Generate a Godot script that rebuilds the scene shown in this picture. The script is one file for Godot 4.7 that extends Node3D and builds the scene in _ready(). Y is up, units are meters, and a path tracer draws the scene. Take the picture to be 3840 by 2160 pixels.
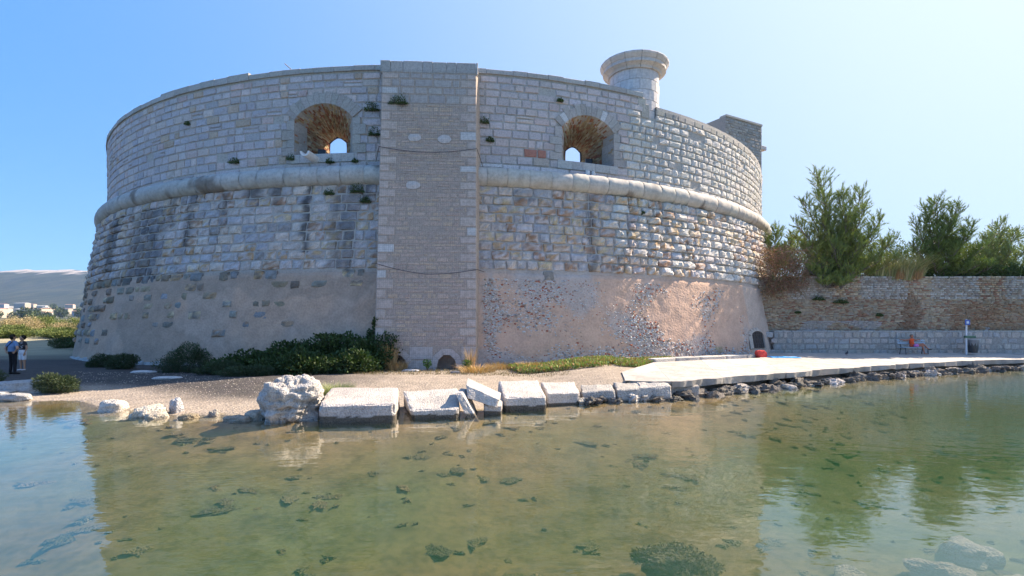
extends Node3D
# A round stone sea fort on a shallow cove. y is up, metres; the water lies at y = 0, the camera 2.4 m above it.

const FORT := Vector3(-6.17, 0.0, -58.68)      # axis of the round fort
const R_UP := 30.0                              # face of the upper wall
const BUTT := 3.6                               # azimuth of the buttress, degrees (0 = towards +z)
var rng := RandomNumberGenerator.new()
var fine := FastNoiseLite.new()
var broad := FastNoiseLite.new()
var M := {}
var counts := {}


class Buf:
	var v := PackedVector3Array()
	var n := PackedVector3Array()
	var c := PackedColorArray()

	func tri(a: Vector3, b: Vector3, d: Vector3, col: Color, out: Vector3) -> void:
		var nn := (d - a).cross(b - a)
		if nn.dot(out) < 0.0:
			var s := b
			b = d
			d = s
			nn = -nn
		nn = nn.normalized()
		v.append(a); v.append(b); v.append(d)
		n.append(nn); n.append(nn); n.append(nn)
		c.append(col); c.append(col); c.append(col)

	func quad(a: Vector3, b: Vector3, d: Vector3, e: Vector3, col: Color, out: Vector3) -> void:
		tri(a, b, d, col, out)
		tri(a, d, e, col, out)

	# a grid of points; smooth or flat shaded, facing the side of "out" (a direction, or away from a point when around)
	func grid(p: PackedVector3Array, nx: int, ny: int, col: PackedColorArray, out: Vector3, smooth := true, around := false) -> void:
		var nn := PackedVector3Array()
		nn.resize(p.size())
		for j in ny - 1:
			for i in nx - 1:
				var k := j * nx + i
				var m := (p[k + nx + 1] - p[k]).cross(p[k + nx] - p[k + 1])
				nn[k] += m; nn[k + 1] += m; nn[k + nx] += m; nn[k + nx + 1] += m
		var vote := 0.0
		for k in p.size():
			vote += nn[k].dot(p[k] - out if around else out)
		var sg := 1.0 if vote >= 0.0 else -1.0
		for k in p.size():
			nn[k] = (nn[k] * sg).normalized()
		for j in ny - 1:
			for i in nx - 1:
				var k := j * nx + i
				for t in [[k, k + 1, k + nx + 1], [k, k + nx + 1, k + nx]]:
					var a: int = t[0]
					var b: int = t[1]
					var d: int = t[2]
					var f := (p[d] - p[a]).cross(p[b] - p[a])
					if f.dot(nn[a] + nn[b] + nn[d]) < 0.0:
						var s := b
						b = d
						d = s
						f = -f
					f = f.normalized()
					for q in [a, b, d]:
						v.append(p[q])
						n.append(nn[q] if smooth else f)
						c.append(col[q] if col.size() > 1 else col[0])

	func box(t: Transform3D, s: Vector3, col: Color, ch := 0.0) -> void:
		if ch <= 0.0:
			for ax in 3:
				for sg in [-1.0, 1.0]:
					var o := Vector3.ZERO
					var a := Vector3.ZERO
					var b := Vector3.ZERO
					o[ax] = sg * s[ax] / 2
					a[(ax + 1) % 3] = s[(ax + 1) % 3] / 2
					b[(ax + 2) % 3] = s[(ax + 2) % 3] / 2
					quad(t * (o - a - b), t * (o + a - b), t * (o + a + b), t * (o - a + b), col, t.basis * o)
			return
		var h := s / 2
		for ax in 3:
			for sg in [-1.0, 1.0]:
				var o := Vector3.ZERO
				var a := Vector3.ZERO
				var b := Vector3.ZERO
				var x := (ax + 1) % 3
				var y := (ax + 2) % 3
				o[ax] = sg * h[ax]
				a[x] = h[x] - ch
				b[y] = h[y] - ch
				quad(t * (o - a - b), t * (o + a - b), t * (o + a + b), t * (o - a + b), col, t.basis * o)
				for s2 in [-1.0, 1.0]:
					var o2 := Vector3.ZERO
					o2[x] = s2 * h[x]
					var e := Vector3.ZERO
					e[ax] = sg * (h[ax] - ch)
					var p1: Vector3 = o + a * s2
					var p2: Vector3 = o2 + e
					quad(t * (p1 - b), t * (p1 + b), t * (p2 + b), t * (p2 - b), col, t.basis * (o + o2))
		for k in 8:
			var g := Vector3(1 if k & 1 else -1, 1 if k & 2 else -1, 1 if k & 4 else -1)
			var q := h * g
			tri(t * (q - Vector3(0, g.y, g.z) * ch), t * (q - Vector3(g.x, 0, g.z) * ch), t * (q - Vector3(g.x, g.y, 0) * ch), col, t.basis * g)

	func tube(p: Array, r: Array, col: Color, sides := 6) -> void:
		var pts := PackedVector3Array()
		var up := Vector3(0.3, 0.9, 0.2)
		for i in p.size():
			var dir: Vector3 = (p[mini(i + 1, p.size() - 1)] - p[maxi(i - 1, 0)]).normalized()
			var a := dir.cross(up)
			if a.length() < 0.05:
				a = dir.cross(Vector3.RIGHT)
			a = a.normalized()
			var b := dir.cross(a)
			for k in sides + 1:
				var w := TAU * k / sides
				pts.append(p[i] + (a * cos(w) + b * sin(w)) * r[i])
		var mid: Vector3 = p[0]
		for i in p.size() - 1:
			var part := pts.slice(i * (sides + 1), (i + 2) * (sides + 1))
			grid(part, sides + 1, 2, PackedColorArray([col]), (p[i] + p[i + 1]) / 2, true, true)
		for e in [0, p.size() - 1]:
			var dir: Vector3 = p[0] - p[1] if e == 0 else p[e] - p[e - 1]
			for k in sides:
				tri(p[e], pts[e * (sides + 1) + k], pts[e * (sides + 1) + k + 1], col, dir)

	func mesh() -> ArrayMesh:
		var arr := []
		arr.resize(Mesh.ARRAY_MAX)
		arr[Mesh.ARRAY_VERTEX] = v
		arr[Mesh.ARRAY_NORMAL] = n
		arr[Mesh.ARRAY_COLOR] = c
		var m := ArrayMesh.new()
		m.add_surface_from_arrays(Mesh.PRIMITIVE_TRIANGLES, arr)
		return m


# ---------------------------------------------------------------- nodes, names and labels
func node_name(called: String) -> String:
	counts[called] = counts.get(called, -1) + 1
	return called if counts[called] == 0 else "%s_%03d" % [called, counts[called]]


func piece(called: String, b: Buf, mat: Material, parent: Node3D, kind := "") -> MeshInstance3D:
	var o := MeshInstance3D.new()
	o.name = called
	o.mesh = b.mesh()
	o.material_override = mat
	parent.add_child(o, true)
	if kind:
		o.set_meta("kind", kind)
	return o


func thing(called: String, label: String, category: String, at := Vector3.ZERO, group := "") -> Node3D:
	var o := Node3D.new()
	o.name = node_name(called)
	add_child(o)
	o.position = at
	o.set_meta("label", label)
	o.set_meta("category", category)
	if group:
		o.set_meta("group", group)
	return o


# a part built in world coordinates, hung under a thing that stands elsewhere
func part(called: String, b: Buf, mat: Material, parent: Node3D, kind := "") -> MeshInstance3D:
	var o := piece(called, b, mat, parent, kind)
	o.position = -parent.position
	return o


func solo(called: String, b: Buf, mat: Material, label: String, category: String, at := Vector3.ZERO, group := "", kind := "") -> MeshInstance3D:
	var o := MeshInstance3D.new()
	o.name = node_name(called)
	for i in b.v.size():
		b.v[i] -= at
	o.mesh = b.mesh()
	o.material_override = mat
	add_child(o)
	o.position = at
	o.set_meta("label", label)
	o.set_meta("category", category)
	if group:
		o.set_meta("group", group)
	if kind:
		o.set_meta("kind", kind)
	return o


func structure(called: String, b: Buf, mat: Material) -> MeshInstance3D:
	var o := piece(called, b, mat, self, "structure")
	return o


# ---------------------------------------------------------------- textures and materials
func noise_image(size: int, freq: float, octaves: int, kind: int, seed_: int, lo: float, hi: float, power := 1.0) -> Image:
	var f := FastNoiseLite.new()
	f.noise_type = kind
	f.seed = seed_
	f.frequency = freq
	f.fractal_octaves = octaves
	if kind == FastNoiseLite.TYPE_CELLULAR:
		f.cellular_return_type = FastNoiseLite.RETURN_DISTANCE
		f.fractal_type = FastNoiseLite.FRACTAL_NONE
	var im := f.get_seamless_image(size, size, false, false, 0.12)
	im.convert(Image.FORMAT_L8)
	var d := im.get_data()
	for i in d.size():
		d[i] = int(255.0 * lerpf(lo, hi, pow(d[i] / 255.0, power)))
	return Image.create_from_data(size, size, false, Image.FORMAT_L8, d)


func mixed(a: Image, b: Image, k: float) -> Image:
	var da := a.get_data()
	var db := b.get_data()
	for i in da.size():
		da[i] = int(clampf(da[i] * (1.0 + k * (db[i] / 127.5 - 1.0)), 0, 255))
	return Image.create_from_data(a.get_width(), a.get_height(), false, Image.FORMAT_L8, da)


# the grey values are shares of the base colour, about 0.9 on average
func tex(im: Image) -> ImageTexture:
	var d := im.get_data()
	var sum := 0.0
	for x in d:
		sum += x
	var k := 0.9 / maxf(sum / d.size(), 1.0)
	for i in d.size():
		var l := minf(d[i] * k, 1.0)
		d[i] = int(255.0 * (1.055 * pow(l, 1.0 / 2.4) - 0.055))
	var r := Image.create_from_data(im.get_width(), im.get_height(), false, Image.FORMAT_L8, d)
	r.convert(Image.FORMAT_RGB8)
	return ImageTexture.create_from_image(r)


func bumps(im: Image, k: float) -> ImageTexture:
	var r := im.duplicate()
	r.convert(Image.FORMAT_RGBA8)
	r.bump_map_to_normal_map(k)
	return ImageTexture.create_from_image(r)


func mat(called: String, albedo: Texture2D, per_metre: float, normal: Texture2D, strength: float, rough: float, spec := 0.3) -> StandardMaterial3D:
	var m := StandardMaterial3D.new()
	m.resource_name = called
	m.vertex_color_use_as_albedo = true
	m.roughness = rough
	m.metallic_specular = spec
	if albedo:
		m.albedo_texture = albedo
	if normal:
		m.normal_enabled = true
		m.normal_texture = normal
		m.normal_scale = strength
	m.uv1_triplanar = true
	m.uv1_world_triplanar = true
	m.uv1_scale = Vector3.ONE * per_metre
	M[called] = m
	return m


func materials() -> void:
	var grain := noise_image(512, 0.02, 5, FastNoiseLite.TYPE_SIMPLEX_SMOOTH, 3, 0.62, 1.0)
	var spots := noise_image(512, 0.05, 3, FastNoiseLite.TYPE_SIMPLEX, 8, 0.0, 1.0)
	var cells := noise_image(512, 0.045, 1, FastNoiseLite.TYPE_CELLULAR, 5, 0.0, 1.0)
	var stone := mixed(grain, spots, 0.30)
	var relief := mixed(spots, grain, 0.6)
	mat("stone", tex(stone), 0.55, bumps(relief, 6.0), 1.0, 0.93)
	mat("smooth_stone", tex(mixed(grain, spots, 0.12)), 0.4, bumps(grain, 4.0), 0.5, 0.85)
	mat("plaster", tex(mixed(noise_image(512, 0.008, 5, FastNoiseLite.TYPE_SIMPLEX_SMOOTH, 21, 0.72, 1.0), spots, 0.16)), 0.22, bumps(relief, 5.0), 0.35, 0.95)
	mat("brick", tex(stone), 0.9, bumps(relief, 6.0), 0.9, 0.95)
	mat("rock", tex(mixed(stone, cells, 0.2)), 0.6, bumps(relief, 8.0), 1.2, 0.9)
	mat("ground", tex(mixed(mixed(grain, cells, 0.35), spots, 0.35)), 0.5, bumps(mixed(cells, spots, 0.5), 7.0), 0.9, 0.97)
	mat("bed", tex(mixed(noise_image(512, 0.012, 5, FastNoiseLite.TYPE_SIMPLEX_SMOOTH, 31, 0.45, 1.0), spots, 0.35)), 0.16, null, 0.0, 0.97)
	mat("concrete", tex(mixed(noise_image(512, 0.01, 5, FastNoiseLite.TYPE_SIMPLEX_SMOOTH, 41, 0.62, 1.0), spots, 0.15)), 0.16, bumps(spots, 3.0), 0.4, 0.95)
	mat("far", tex(mixed(noise_image(512, 0.03, 4, FastNoiseLite.TYPE_SIMPLEX, 51, 0.1, 1.0), cells, 0.4)), 0.006, null, 0.0, 1.0)
	var leaf := StandardMaterial3D.new()
	leaf.resource_name = "leaf"
	leaf.vertex_color_use_as_albedo = true
	leaf.roughness = 0.65
	leaf.metallic_specular = 0.35
	leaf.backlight_enabled = true
	leaf.backlight = Color(0.55, 0.6, 0.35)
	leaf.cull_mode = BaseMaterial3D.CULL_DISABLED
	M["leaf"] = leaf
	for k in [["plain", 0.75, 0.4], ["cloth", 0.95, 0.2], ["skin", 0.6, 0.4], ["gloss", 0.35, 0.5]]:
		var p := StandardMaterial3D.new()
		p.resource_name = k[0]
		p.vertex_color_use_as_albedo = true
		p.roughness = k[1]
		p.metallic_specular = k[2]
		M[k[0]] = p
	var w := StandardMaterial3D.new()
	w.resource_name = "water"
	w.transparency = BaseMaterial3D.TRANSPARENCY_ALPHA
	w.albedo_color = Color(0.20, 0.32, 0.24, 0.02)
	w.roughness = 0.02
	w.metallic_specular = 0.5
	w.normal_enabled = true
	var waves := mixed(noise_image(1024, 0.012, 4, FastNoiseLite.TYPE_SIMPLEX_SMOOTH, 61, 0.0, 1.0), noise_image(1024, 0.03, 2, FastNoiseLite.TYPE_SIMPLEX_SMOOTH, 62, 0.0, 1.0), 0.25)
	w.normal_texture = bumps(waves, 10.0)
	w.normal_scale = 0.055
	w.uv1_triplanar = true
	w.uv1_world_triplanar = true
	w.uv1_scale = Vector3(0.07, 0.16, 0.16)
	M["water"] = w


# ---------------------------------------------------------------- small shapes
func rnd(a: float, b: float) -> float:
	return rng.randf_range(a, b)


func vary(c: Color, k: float) -> Color:
	var f := rnd(1.0 - k, 1.0 + k)
	return Color(c.r * f * rnd(1 - k * 0.25, 1 + k * 0.25), c.g * f, c.b * f * rnd(1 - k * 0.25, 1 + k * 0.25))


# a weathered lump of rock
func rock(b: Buf, at: Vector3, r: Vector3, turn: float, seed_: int, col: Color, nu := 18, nv := 12, amp := 0.35, pits := 0.0, freq := 1.0) -> void:
	var p := PackedVector3Array()
	var cc := PackedColorArray()
	var basis := Basis(Vector3.UP, turn)
	for j in nv + 1:
		var t := PI * j / nv
		for i in nu + 1:
			var w := TAU * (i % nu) / nu
			var d := Vector3(sin(t) * cos(w), cos(t), sin(t) * sin(w))
			var q := d * 2.2 * freq + Vector3(seed_ * 7.3, seed_ * 3.1, seed_ * 1.7)
			var h := 1.0 + amp * broad.get_noise_3dv(q * 14.0) + amp * 0.5 * fine.get_noise_3dv(q * 9.0)
			var pit := 0.0
			if pits > 0.0:
				pit = pits * maxf(0.0, fine.get_noise_3dv(q * 26.0) - 0.08) + pits * 0.5 * maxf(0.0, broad.get_noise_3dv(q * 60.0))
			# squarish rather than round
			var m := maxf(absf(d.x), maxf(absf(d.y), absf(d.z)))
			h *= lerpf(1.0, 0.78 / m, 0.45)
			p.append(at + basis * (d * r * (h - pit)))
			var f := 1.0 + 0.16 * fine.get_noise_3dv(q * 31.0)
			cc.append(Color(col.r * f, col.g * f, col.b * f))
	b.grid(p, nu + 1, nv + 1, cc, at, nu > 30, true)


# a block between eight corners (four below, four above, each going round), its faces a little worn
func hexa(b: Buf, k: Array, div: int, amp: float, col: Color, tidemark := -9.0, wet := Color.BLACK) -> void:
	var mid := Vector3.ZERO
	for q in k:
		mid += q / 8.0
	var at := func(x: float, y: float, z: float) -> Vector3:
		var lo: Vector3 = k[0].lerp(k[1], x).lerp(k[3].lerp(k[2], x), z)
		var hi: Vector3 = k[4].lerp(k[5], x).lerp(k[7].lerp(k[6], x), z)
		var p: Vector3 = lo.lerp(hi, y)
		# worn edges: pull in where two faces meet
		var e := [absf(x - 0.5) * 2, absf(y - 0.5) * 2, absf(z - 0.5) * 2]
		e.sort()
		var near := clampf((e[1] - 0.86) / 0.14, 0.0, 1.0)
		var w := near * near * 0.05 * (1.0 + 1.2 * fine.get_noise_3dv(p * 40.0))
		p = p.lerp(mid, w)
		return p + (p - mid).normalized() * amp * (fine.get_noise_3dv(p * 22.0) + 0.6 * fine.get_noise_3dv(p * 60.0) + 0.4 * minf(0.0, fine.get_noise_3dv(p * 130.0)))
	for face in 6:
		var p := PackedVector3Array()
		var cc := PackedColorArray()
		for j in div + 1:
			for i in div + 1:
				var s := _ease(i / float(div))
				var t := _ease(j / float(div))
				var q: Vector3
				match face:
					0: q = at.call(s, t, 0.0)
					1: q = at.call(s, t, 1.0)
					2: q = at.call(0.0, s, t)
					3: q = at.call(1.0, s, t)
					4: q = at.call(s, 0.0, t)
					_: q = at.call(s, 1.0, t)
				p.append(q)
				var f := 1.0 + 0.16 * fine.get_noise_3dv(q * 17.0) + 0.22 * broad.get_noise_3dv(q * 22.0)
				var cl := Color(col.r * f, col.g * f, col.b * f)
				if q.y < tidemark + 0.035 * fine.get_noise_3dv(q * 30.0):
					cl = wet
				cc.append(cl)
		b.grid(p, div + 1, div + 1, cc, mid, false, true)


func _ease(t: float) -> float:
	# more lines near the two ends
	return 0.5 - 0.5 * cos(PI * t)


func face_dir(az: float) -> Vector3:
	return Vector3(sin(az), 0.0, cos(az))


func on_fort(az: float, r: float, y: float) -> Vector3:
	return Vector3(FORT.x + sin(az) * r, y, FORT.z + cos(az) * r)


func r_low(y: float) -> float:
	return 32.0 - (y - 0.4) * (1.6 / 9.5)


func as_is(c: Color, _s: float, _y: float) -> Color:
	return c


func _ready() -> void:
	rng.seed = 20240
	fine.seed = 11
	fine.frequency = 0.05
	fine.fractal_octaves = 2
	broad.seed = 12
	broad.frequency = 0.02
	broad.fractal_octaves = 3
	# ---- camera
	var cam := Camera3D.new()
	cam.name = "camera"
	cam.projection = Camera3D.PROJECTION_FRUSTUM
	cam.near = 0.1
	cam.far = 12000.0
	cam.size = 0.1 * 1449.0 / 1373.0
	cam.frustum_offset = Vector2(0.0, 0.1 * 105.5 / 1373.0)
	cam.position = Vector3(0, 2.4, 0)
	add_child(cam)
	cam.current = true
	# ---- sky, sun, exposure
	var sun := DirectionalLight3D.new()
	sun.name = "sun"
	var az := deg_to_rad(118.5)
	var el := deg_to_rad(39.0)
	var towards := Vector3(sin(az) * cos(el), sin(el), cos(az) * cos(el))
	add_child(sun)
	sun.look_at_from_position(towards * 100.0, Vector3.ZERO, Vector3.UP)
	sun.light_color = Color(1.0, 0.93, 0.835)
	sun.light_energy = 1.6
	sun.light_angular_distance = 0.53
	sun.shadow_enabled = true
	var env := Environment.new()
	env.background_mode = Environment.BG_SKY
	env.tonemap_mode = Environment.TONE_MAPPER_LINEAR
	env.tonemap_exposure = 2.85
	env.sdfgi_enabled = true
	env.ssao_enabled = true
	env.ssil_enabled = true
	env.fog_enabled = true
	env.fog_density = 0.00006
	env.fog_light_color = Color(0.66, 0.80, 1.0)
	env.volumetric_fog_enabled = true
	env.volumetric_fog_density = 0.0
	var sky := Sky.new()
	var sm := PanoramaSkyMaterial.new()
	sm.panorama = air(towards)
	sky.sky_material = sm
	env.sky = sky
	var we := WorldEnvironment.new()
	we.name = "environment"
	we.environment = env
	add_child(we)
	materials()
	land()
	water()
	fort()
	rampart()
	trees()
	shore()
	scrub()
	far_side()
	people()
	small_things()


# clear air: deep blue overhead, paler to the horizon, whiter round the sun
func air(towards: Vector3) -> ImageTexture:
	var w := 512
	var h := 256
	var im := Image.create(w, h, false, Image.FORMAT_RGBF)
	for j in h:
		var up := PI * (0.5 - (j + 0.5) / h)
		for i in w:
			var a := TAU * (i + 0.5) / w
			var d := Vector3(sin(a) * cos(up), sin(up), -cos(a) * cos(up))
			var e := maxf(d.y, 0.0)
			var low := pow(1.0 - e, 5.0)
			var c := Vector3(0.026, 0.128, 0.38).lerp(Vector3(0.16, 0.315, 0.43), low)
			var g := rad_to_deg(acos(clampf(d.dot(towards), -1, 1)))
			var near := exp(-pow(g / 49.0, 2.0) * 0.8)
			c = c.lerp(Vector3(0.37, 0.415, 0.435), clampf(near * 0.95, 0, 1))
			if d.y < 0.0:
				c = c.lerp(Vector3(0.2, 0.22, 0.22), 0.5)
			im.set_pixel(i, j, Color(c.x, c.y, c.z))
	return ImageTexture.create_from_image(im)


# ---------------------------------------------------------------- the cove, its shore and its bed
const SHORE_X := [-95.0, -40.0, -17.0, -14.9, -12.2, -9.7, -8.3, -6.6, -4.9, -3.1, -1.5, -0.27, 1.1, 2.2, 3.67, 5.6, 7.9, 11.3, 15.6, 20.0, 25.4, 29.0, 32.5, 45.0, 75.0]
const SHORE_D := [27.0, 20.0, 18.1, 18.3, 16.1, 15.0, 15.1, 14.6, 14.9, 15.4, 15.6, 16.6, 17.6, 18.0, 18.2, 18.9, 20.5, 22.7, 25.6, 28.1, 30.9, 32.5, 33.6, 34.6, 36.0]


func shore_d(x: float) -> float:
	for i in SHORE_X.size() - 1:
		if x <= SHORE_X[i + 1]:
			return lerpf(SHORE_D[i], SHORE_D[i + 1], clampf((x - SHORE_X[i]) / (SHORE_X[i + 1] - SHORE_X[i]), 0, 1))
	return SHORE_D[-1]


func inland(x: float, d: float) -> float:
	return (d - shore_d(x)) * 0.85


func quay_y(x: float, d: float) -> float:
	var s := inland(x, d)
	return 0.60 + 0.32 * clampf((s - 1.2) / 8.0, 0, 1) + 0.30 * smoothstep(22.0, 34.0, x) * clampf((s - 1.0) / 5.0, 0, 1)


func land_y(x: float, d: float) -> float:
	var s := inland(x, d)
	var wob := 0.05 * broad.get_noise_2d(x * 6.0, d * 6.0) + 0.02 * fine.get_noise_2d(x * 22.0, d * 22.0)
	if s < 0.0:
		var deep := 0.04 + 0.30 * smoothstep(0.0, 2.0, -s) + 0.95 * smoothstep(1.0, 8.5, -s)
		deep -= 0.45 * smoothstep(5.0, 11.0, x) * smoothstep(13.0, 7.0, d)
		return -deep + wob * smoothstep(0.0, 1.5, -s) * 1.6
	var beach := -0.04 + 0.10 * smoothstep(0.0, 0.8, s) + 0.44 * smoothstep(0.3, 6.0, s) + wob * smoothstep(0.4, 2.0, s)
	beach += 1.1 * smoothstep(42.0, 68.0, d) * smoothstep(-18.0, -32.0, x)
	var quay := -0.04 + (quay_y(x, d) + 0.04 - lerpf(0.05, 0.17, smoothstep(4.6, 6.5, x))) * smoothstep(0.15, 1.1, s) + wob * 0.2
	return lerpf(beach, quay, smoothstep(0.6, 4.2, x))


func ground_at(x: float, d: float) -> Vector3:
	return Vector3(x, land_y(x, d), -d)


func weed_at(x: float, d: float) -> float:
	return 0.8 * fine.get_noise_2d(x * 21.0 + 300.0, d * 30.0) + 0.55 * broad.get_noise_2d(x * 12.0, d * 14.0) + 0.35 * fine.get_noise_2d(x * 60.0, d * 80.0)


func land() -> void:
	# finer steps near the waterline and the beach
	var xs := PackedFloat32Array()
	var x := -95.0
	while x < 75.0:
		xs.append(x)
		x += 0.22 if x > -15.0 and x < 9.0 else (0.45 if x > -26.0 and x < 32.0 else 1.6)
	var ds := PackedFloat32Array()
	var d := -14.0
	while d < 66.0:
		ds.append(d)
		d += 0.2 if d > 5.0 and d < 24.0 else (0.5 if d > 4.0 and d < 36.0 else 1.5)
	var land_b := Buf.new()
	var bed_b := Buf.new()
	var nx := xs.size()
	for pass_ in 2:
		var p := PackedVector3Array()
		var cc := PackedColorArray()
		for j in ds.size():
			for i in nx:
				var q := ground_at(xs[i], ds[j])
				p.append(q)
				var s := inland(xs[i], ds[j])
				var k := broad.get_noise_2d(xs[i] * 5.0, ds[j] * 5.0)
				var f := 1.0 + 0.25 * fine.get_noise_2d(xs[i] * 30.0, ds[j] * 30.0)
				var c: Color
				if pass_ == 0:
					c = Color(0.34, 0.28, 0.225)
					# gravel path round the fort, its colour darkened further to carry the fort's shade
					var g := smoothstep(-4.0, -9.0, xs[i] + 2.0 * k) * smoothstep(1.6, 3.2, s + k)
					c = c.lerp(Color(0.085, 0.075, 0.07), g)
					c = c.lerp(Color(0.34, 0.30, 0.20), smoothstep(32.0, 44.0, ds[j] + 5 * k))
					# wet edge
					if s < 0.35 + 0.25 * k:
						c = Color(0.26, 0.21, 0.13)
				else:
					c = Color(0.245, 0.165, 0.072).lerp(Color(0.16, 0.155, 0.065), clampf(0.45 + 1.3 * k, 0, 1))
				cc.append(Color(c.r * f, c.g * f, c.b * f))
		# the dry sheet keeps what lies above the water, the bed what lies below (they meet along the waterline)
		var keep_p := p
		var b := land_b if pass_ == 0 else bed_b
		for j in ds.size() - 1:
			var run := -1
			for i in nx:
				var inside := false
				if i < nx - 1:
					var s := inland((xs[i] + xs[i + 1]) / 2, (ds[j] + ds[j + 1]) / 2)
					inside = s > -0.25 if pass_ == 0 else s <= -0.25
				if inside and run < 0:
					run = i
				if not inside and run >= 0:
					var strip := PackedVector3Array()
					var sc := PackedColorArray()
					for jj in [j, j + 1]:
						for ii in range(run, i + 1):
							strip.append(keep_p[jj * nx + ii])
							sc.append(cc[jj * nx + ii])
					b.grid(strip, i + 1 - run, 2, sc, Vector3.UP, true)
					run = -1
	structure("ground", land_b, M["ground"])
	structure("seabed", bed_b, M["bed"])
	# plain beyond the fort, out to the mountain
	var fb := Buf.new()
	var pp := PackedVector3Array()
	var pc := PackedColorArray()
	for j in 13:
		for i in 25:
			pp.append(Vector3(-9000.0 + 750.0 * i, 1.0, -(64.0 + pow(j / 12.0, 2.0) * 7000.0)))
			pc.append(vary(Color(0.16, 0.16, 0.09), 0.2))
	fb.grid(pp, 25, 13, pc, Vector3.UP)
	structure("plain", fb, M["far"])
	promenade()


func promenade() -> void:
	var front := [[4.0, 19.2], [5.6, 19.1], [8.0, 20.6], [11.5, 22.9], [16.2, 26.1], [21.5, 29.3], [27.0, 32.0], [34.0, 34.3], [45.0, 35.2], [60.0, 36.0]]
	var back := [[4.5, 22.4], [7.0, 27.0], [10.1, 29.2], [14.3, 31.6], [17.2, 36.2], [21.0, 37.3], [27.0, 37.3], [34.0, 37.3], [45.0, 37.3], [60.0, 37.3]]
	var root := Node3D.new()
	root.name = "pavement"
	root.set_meta("kind", "structure")
	add_child(root)
	for n in (front.size() - 1) * 2:
		var k := n / 2
		var lane := n % 2
		var b := Buf.new()
		var nx := 29
		var ny := 9
		var p := PackedVector3Array()
		var cc := PackedColorArray()
		var tone := rnd(0.84, 1.08)
		for j in ny:
			for i in nx:
				var s := clampf(i / (nx - 1.0), 0.0015, 0.9985)
				var t := (clampf(j / (ny - 1.0), 0.0 if lane == 0 else 0.004, 0.996) + lane) / 2.0
				var a := Vector2(lerpf(front[k][0], front[k + 1][0], s), lerpf(front[k][1], front[k + 1][1], s))
				var e := Vector2(lerpf(back[k][0], back[k + 1][0], s), lerpf(back[k][1], back[k + 1][1], s))
				if j == 0 and lane == 0:
					a.y += 0.30 * fine.get_noise_1d(a.x * 14.0) + 0.10 * fine.get_noise_1d(a.x * 45.0) + (0.5 * maxf(0.0, 1.0 - s * 5.0) if k == 0 else 0.0)
				var q := a.lerp(e, t)
				p.append(Vector3(q.x, quay_y(q.x, q.y) + 0.012 * broad.get_noise_2d(q.x * 12, q.y * 12), -q.y))
				var f := tone * (1.0 + 0.10 * fine.get_noise_2d(q.x * 25, q.y * 25))
				cc.append(Color(0.45 * f, 0.41 * f, 0.375 * f))
		b.grid(p, nx, ny, cc, Vector3.UP)
		# broken front edge and its joints
		for side in 4:
			var rim := PackedVector3Array()
			for low in 2:
				for i in (nx if side < 2 else ny):
					var q: Vector3 = p[i] if side == 0 else (p[(ny - 1) * nx + i] if side == 1 else (p[i * nx] if side == 2 else p[i * nx + nx - 1]))
					rim.append(q + Vector3(0, -0.24 - 0.08 * fine.get_noise_1d(q.x * 14.0), -0.05 + 0.08 * fine.get_noise_1d(q.x * 16.0) if side == 0 and lane == 0 else 0.0) * low)
			b.grid(rim, nx if side < 2 else ny, 2, PackedColorArray([Color(0.36, 0.33, 0.30)]), [Vector3.BACK, Vector3.FORWARD, Vector3.LEFT, Vector3.RIGHT][side], side == 0)
		piece("slab", b, M["concrete"], root)


func water() -> void:
	var b := Buf.new()
	b.quad(Vector3(-95, 0, 16), Vector3(75, 0, 16), Vector3(75, 0, -60), Vector3(-95, 0, -60), Color.WHITE, Vector3.UP)
	structure("water", b, M["water"])
	# the green, slightly cloudy body of the water
	var fog := FogVolume.new()
	fog.name = "water_body"
	fog.shape = RenderingServer.FOG_VOLUME_SHAPE_BOX
	fog.size = Vector3(160, 3.0, 70)
	fog.position = Vector3(-5, -1.515, -22)
	var fm := FogMaterial.new()
	fm.resource_name = "water_body"
	fm.density = 0.22
	fm.albedo = Color(0.22, 0.46, 0.31)
	fog.material = fm
	fog.set_meta("kind", "structure")
	add_child(fog)


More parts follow.
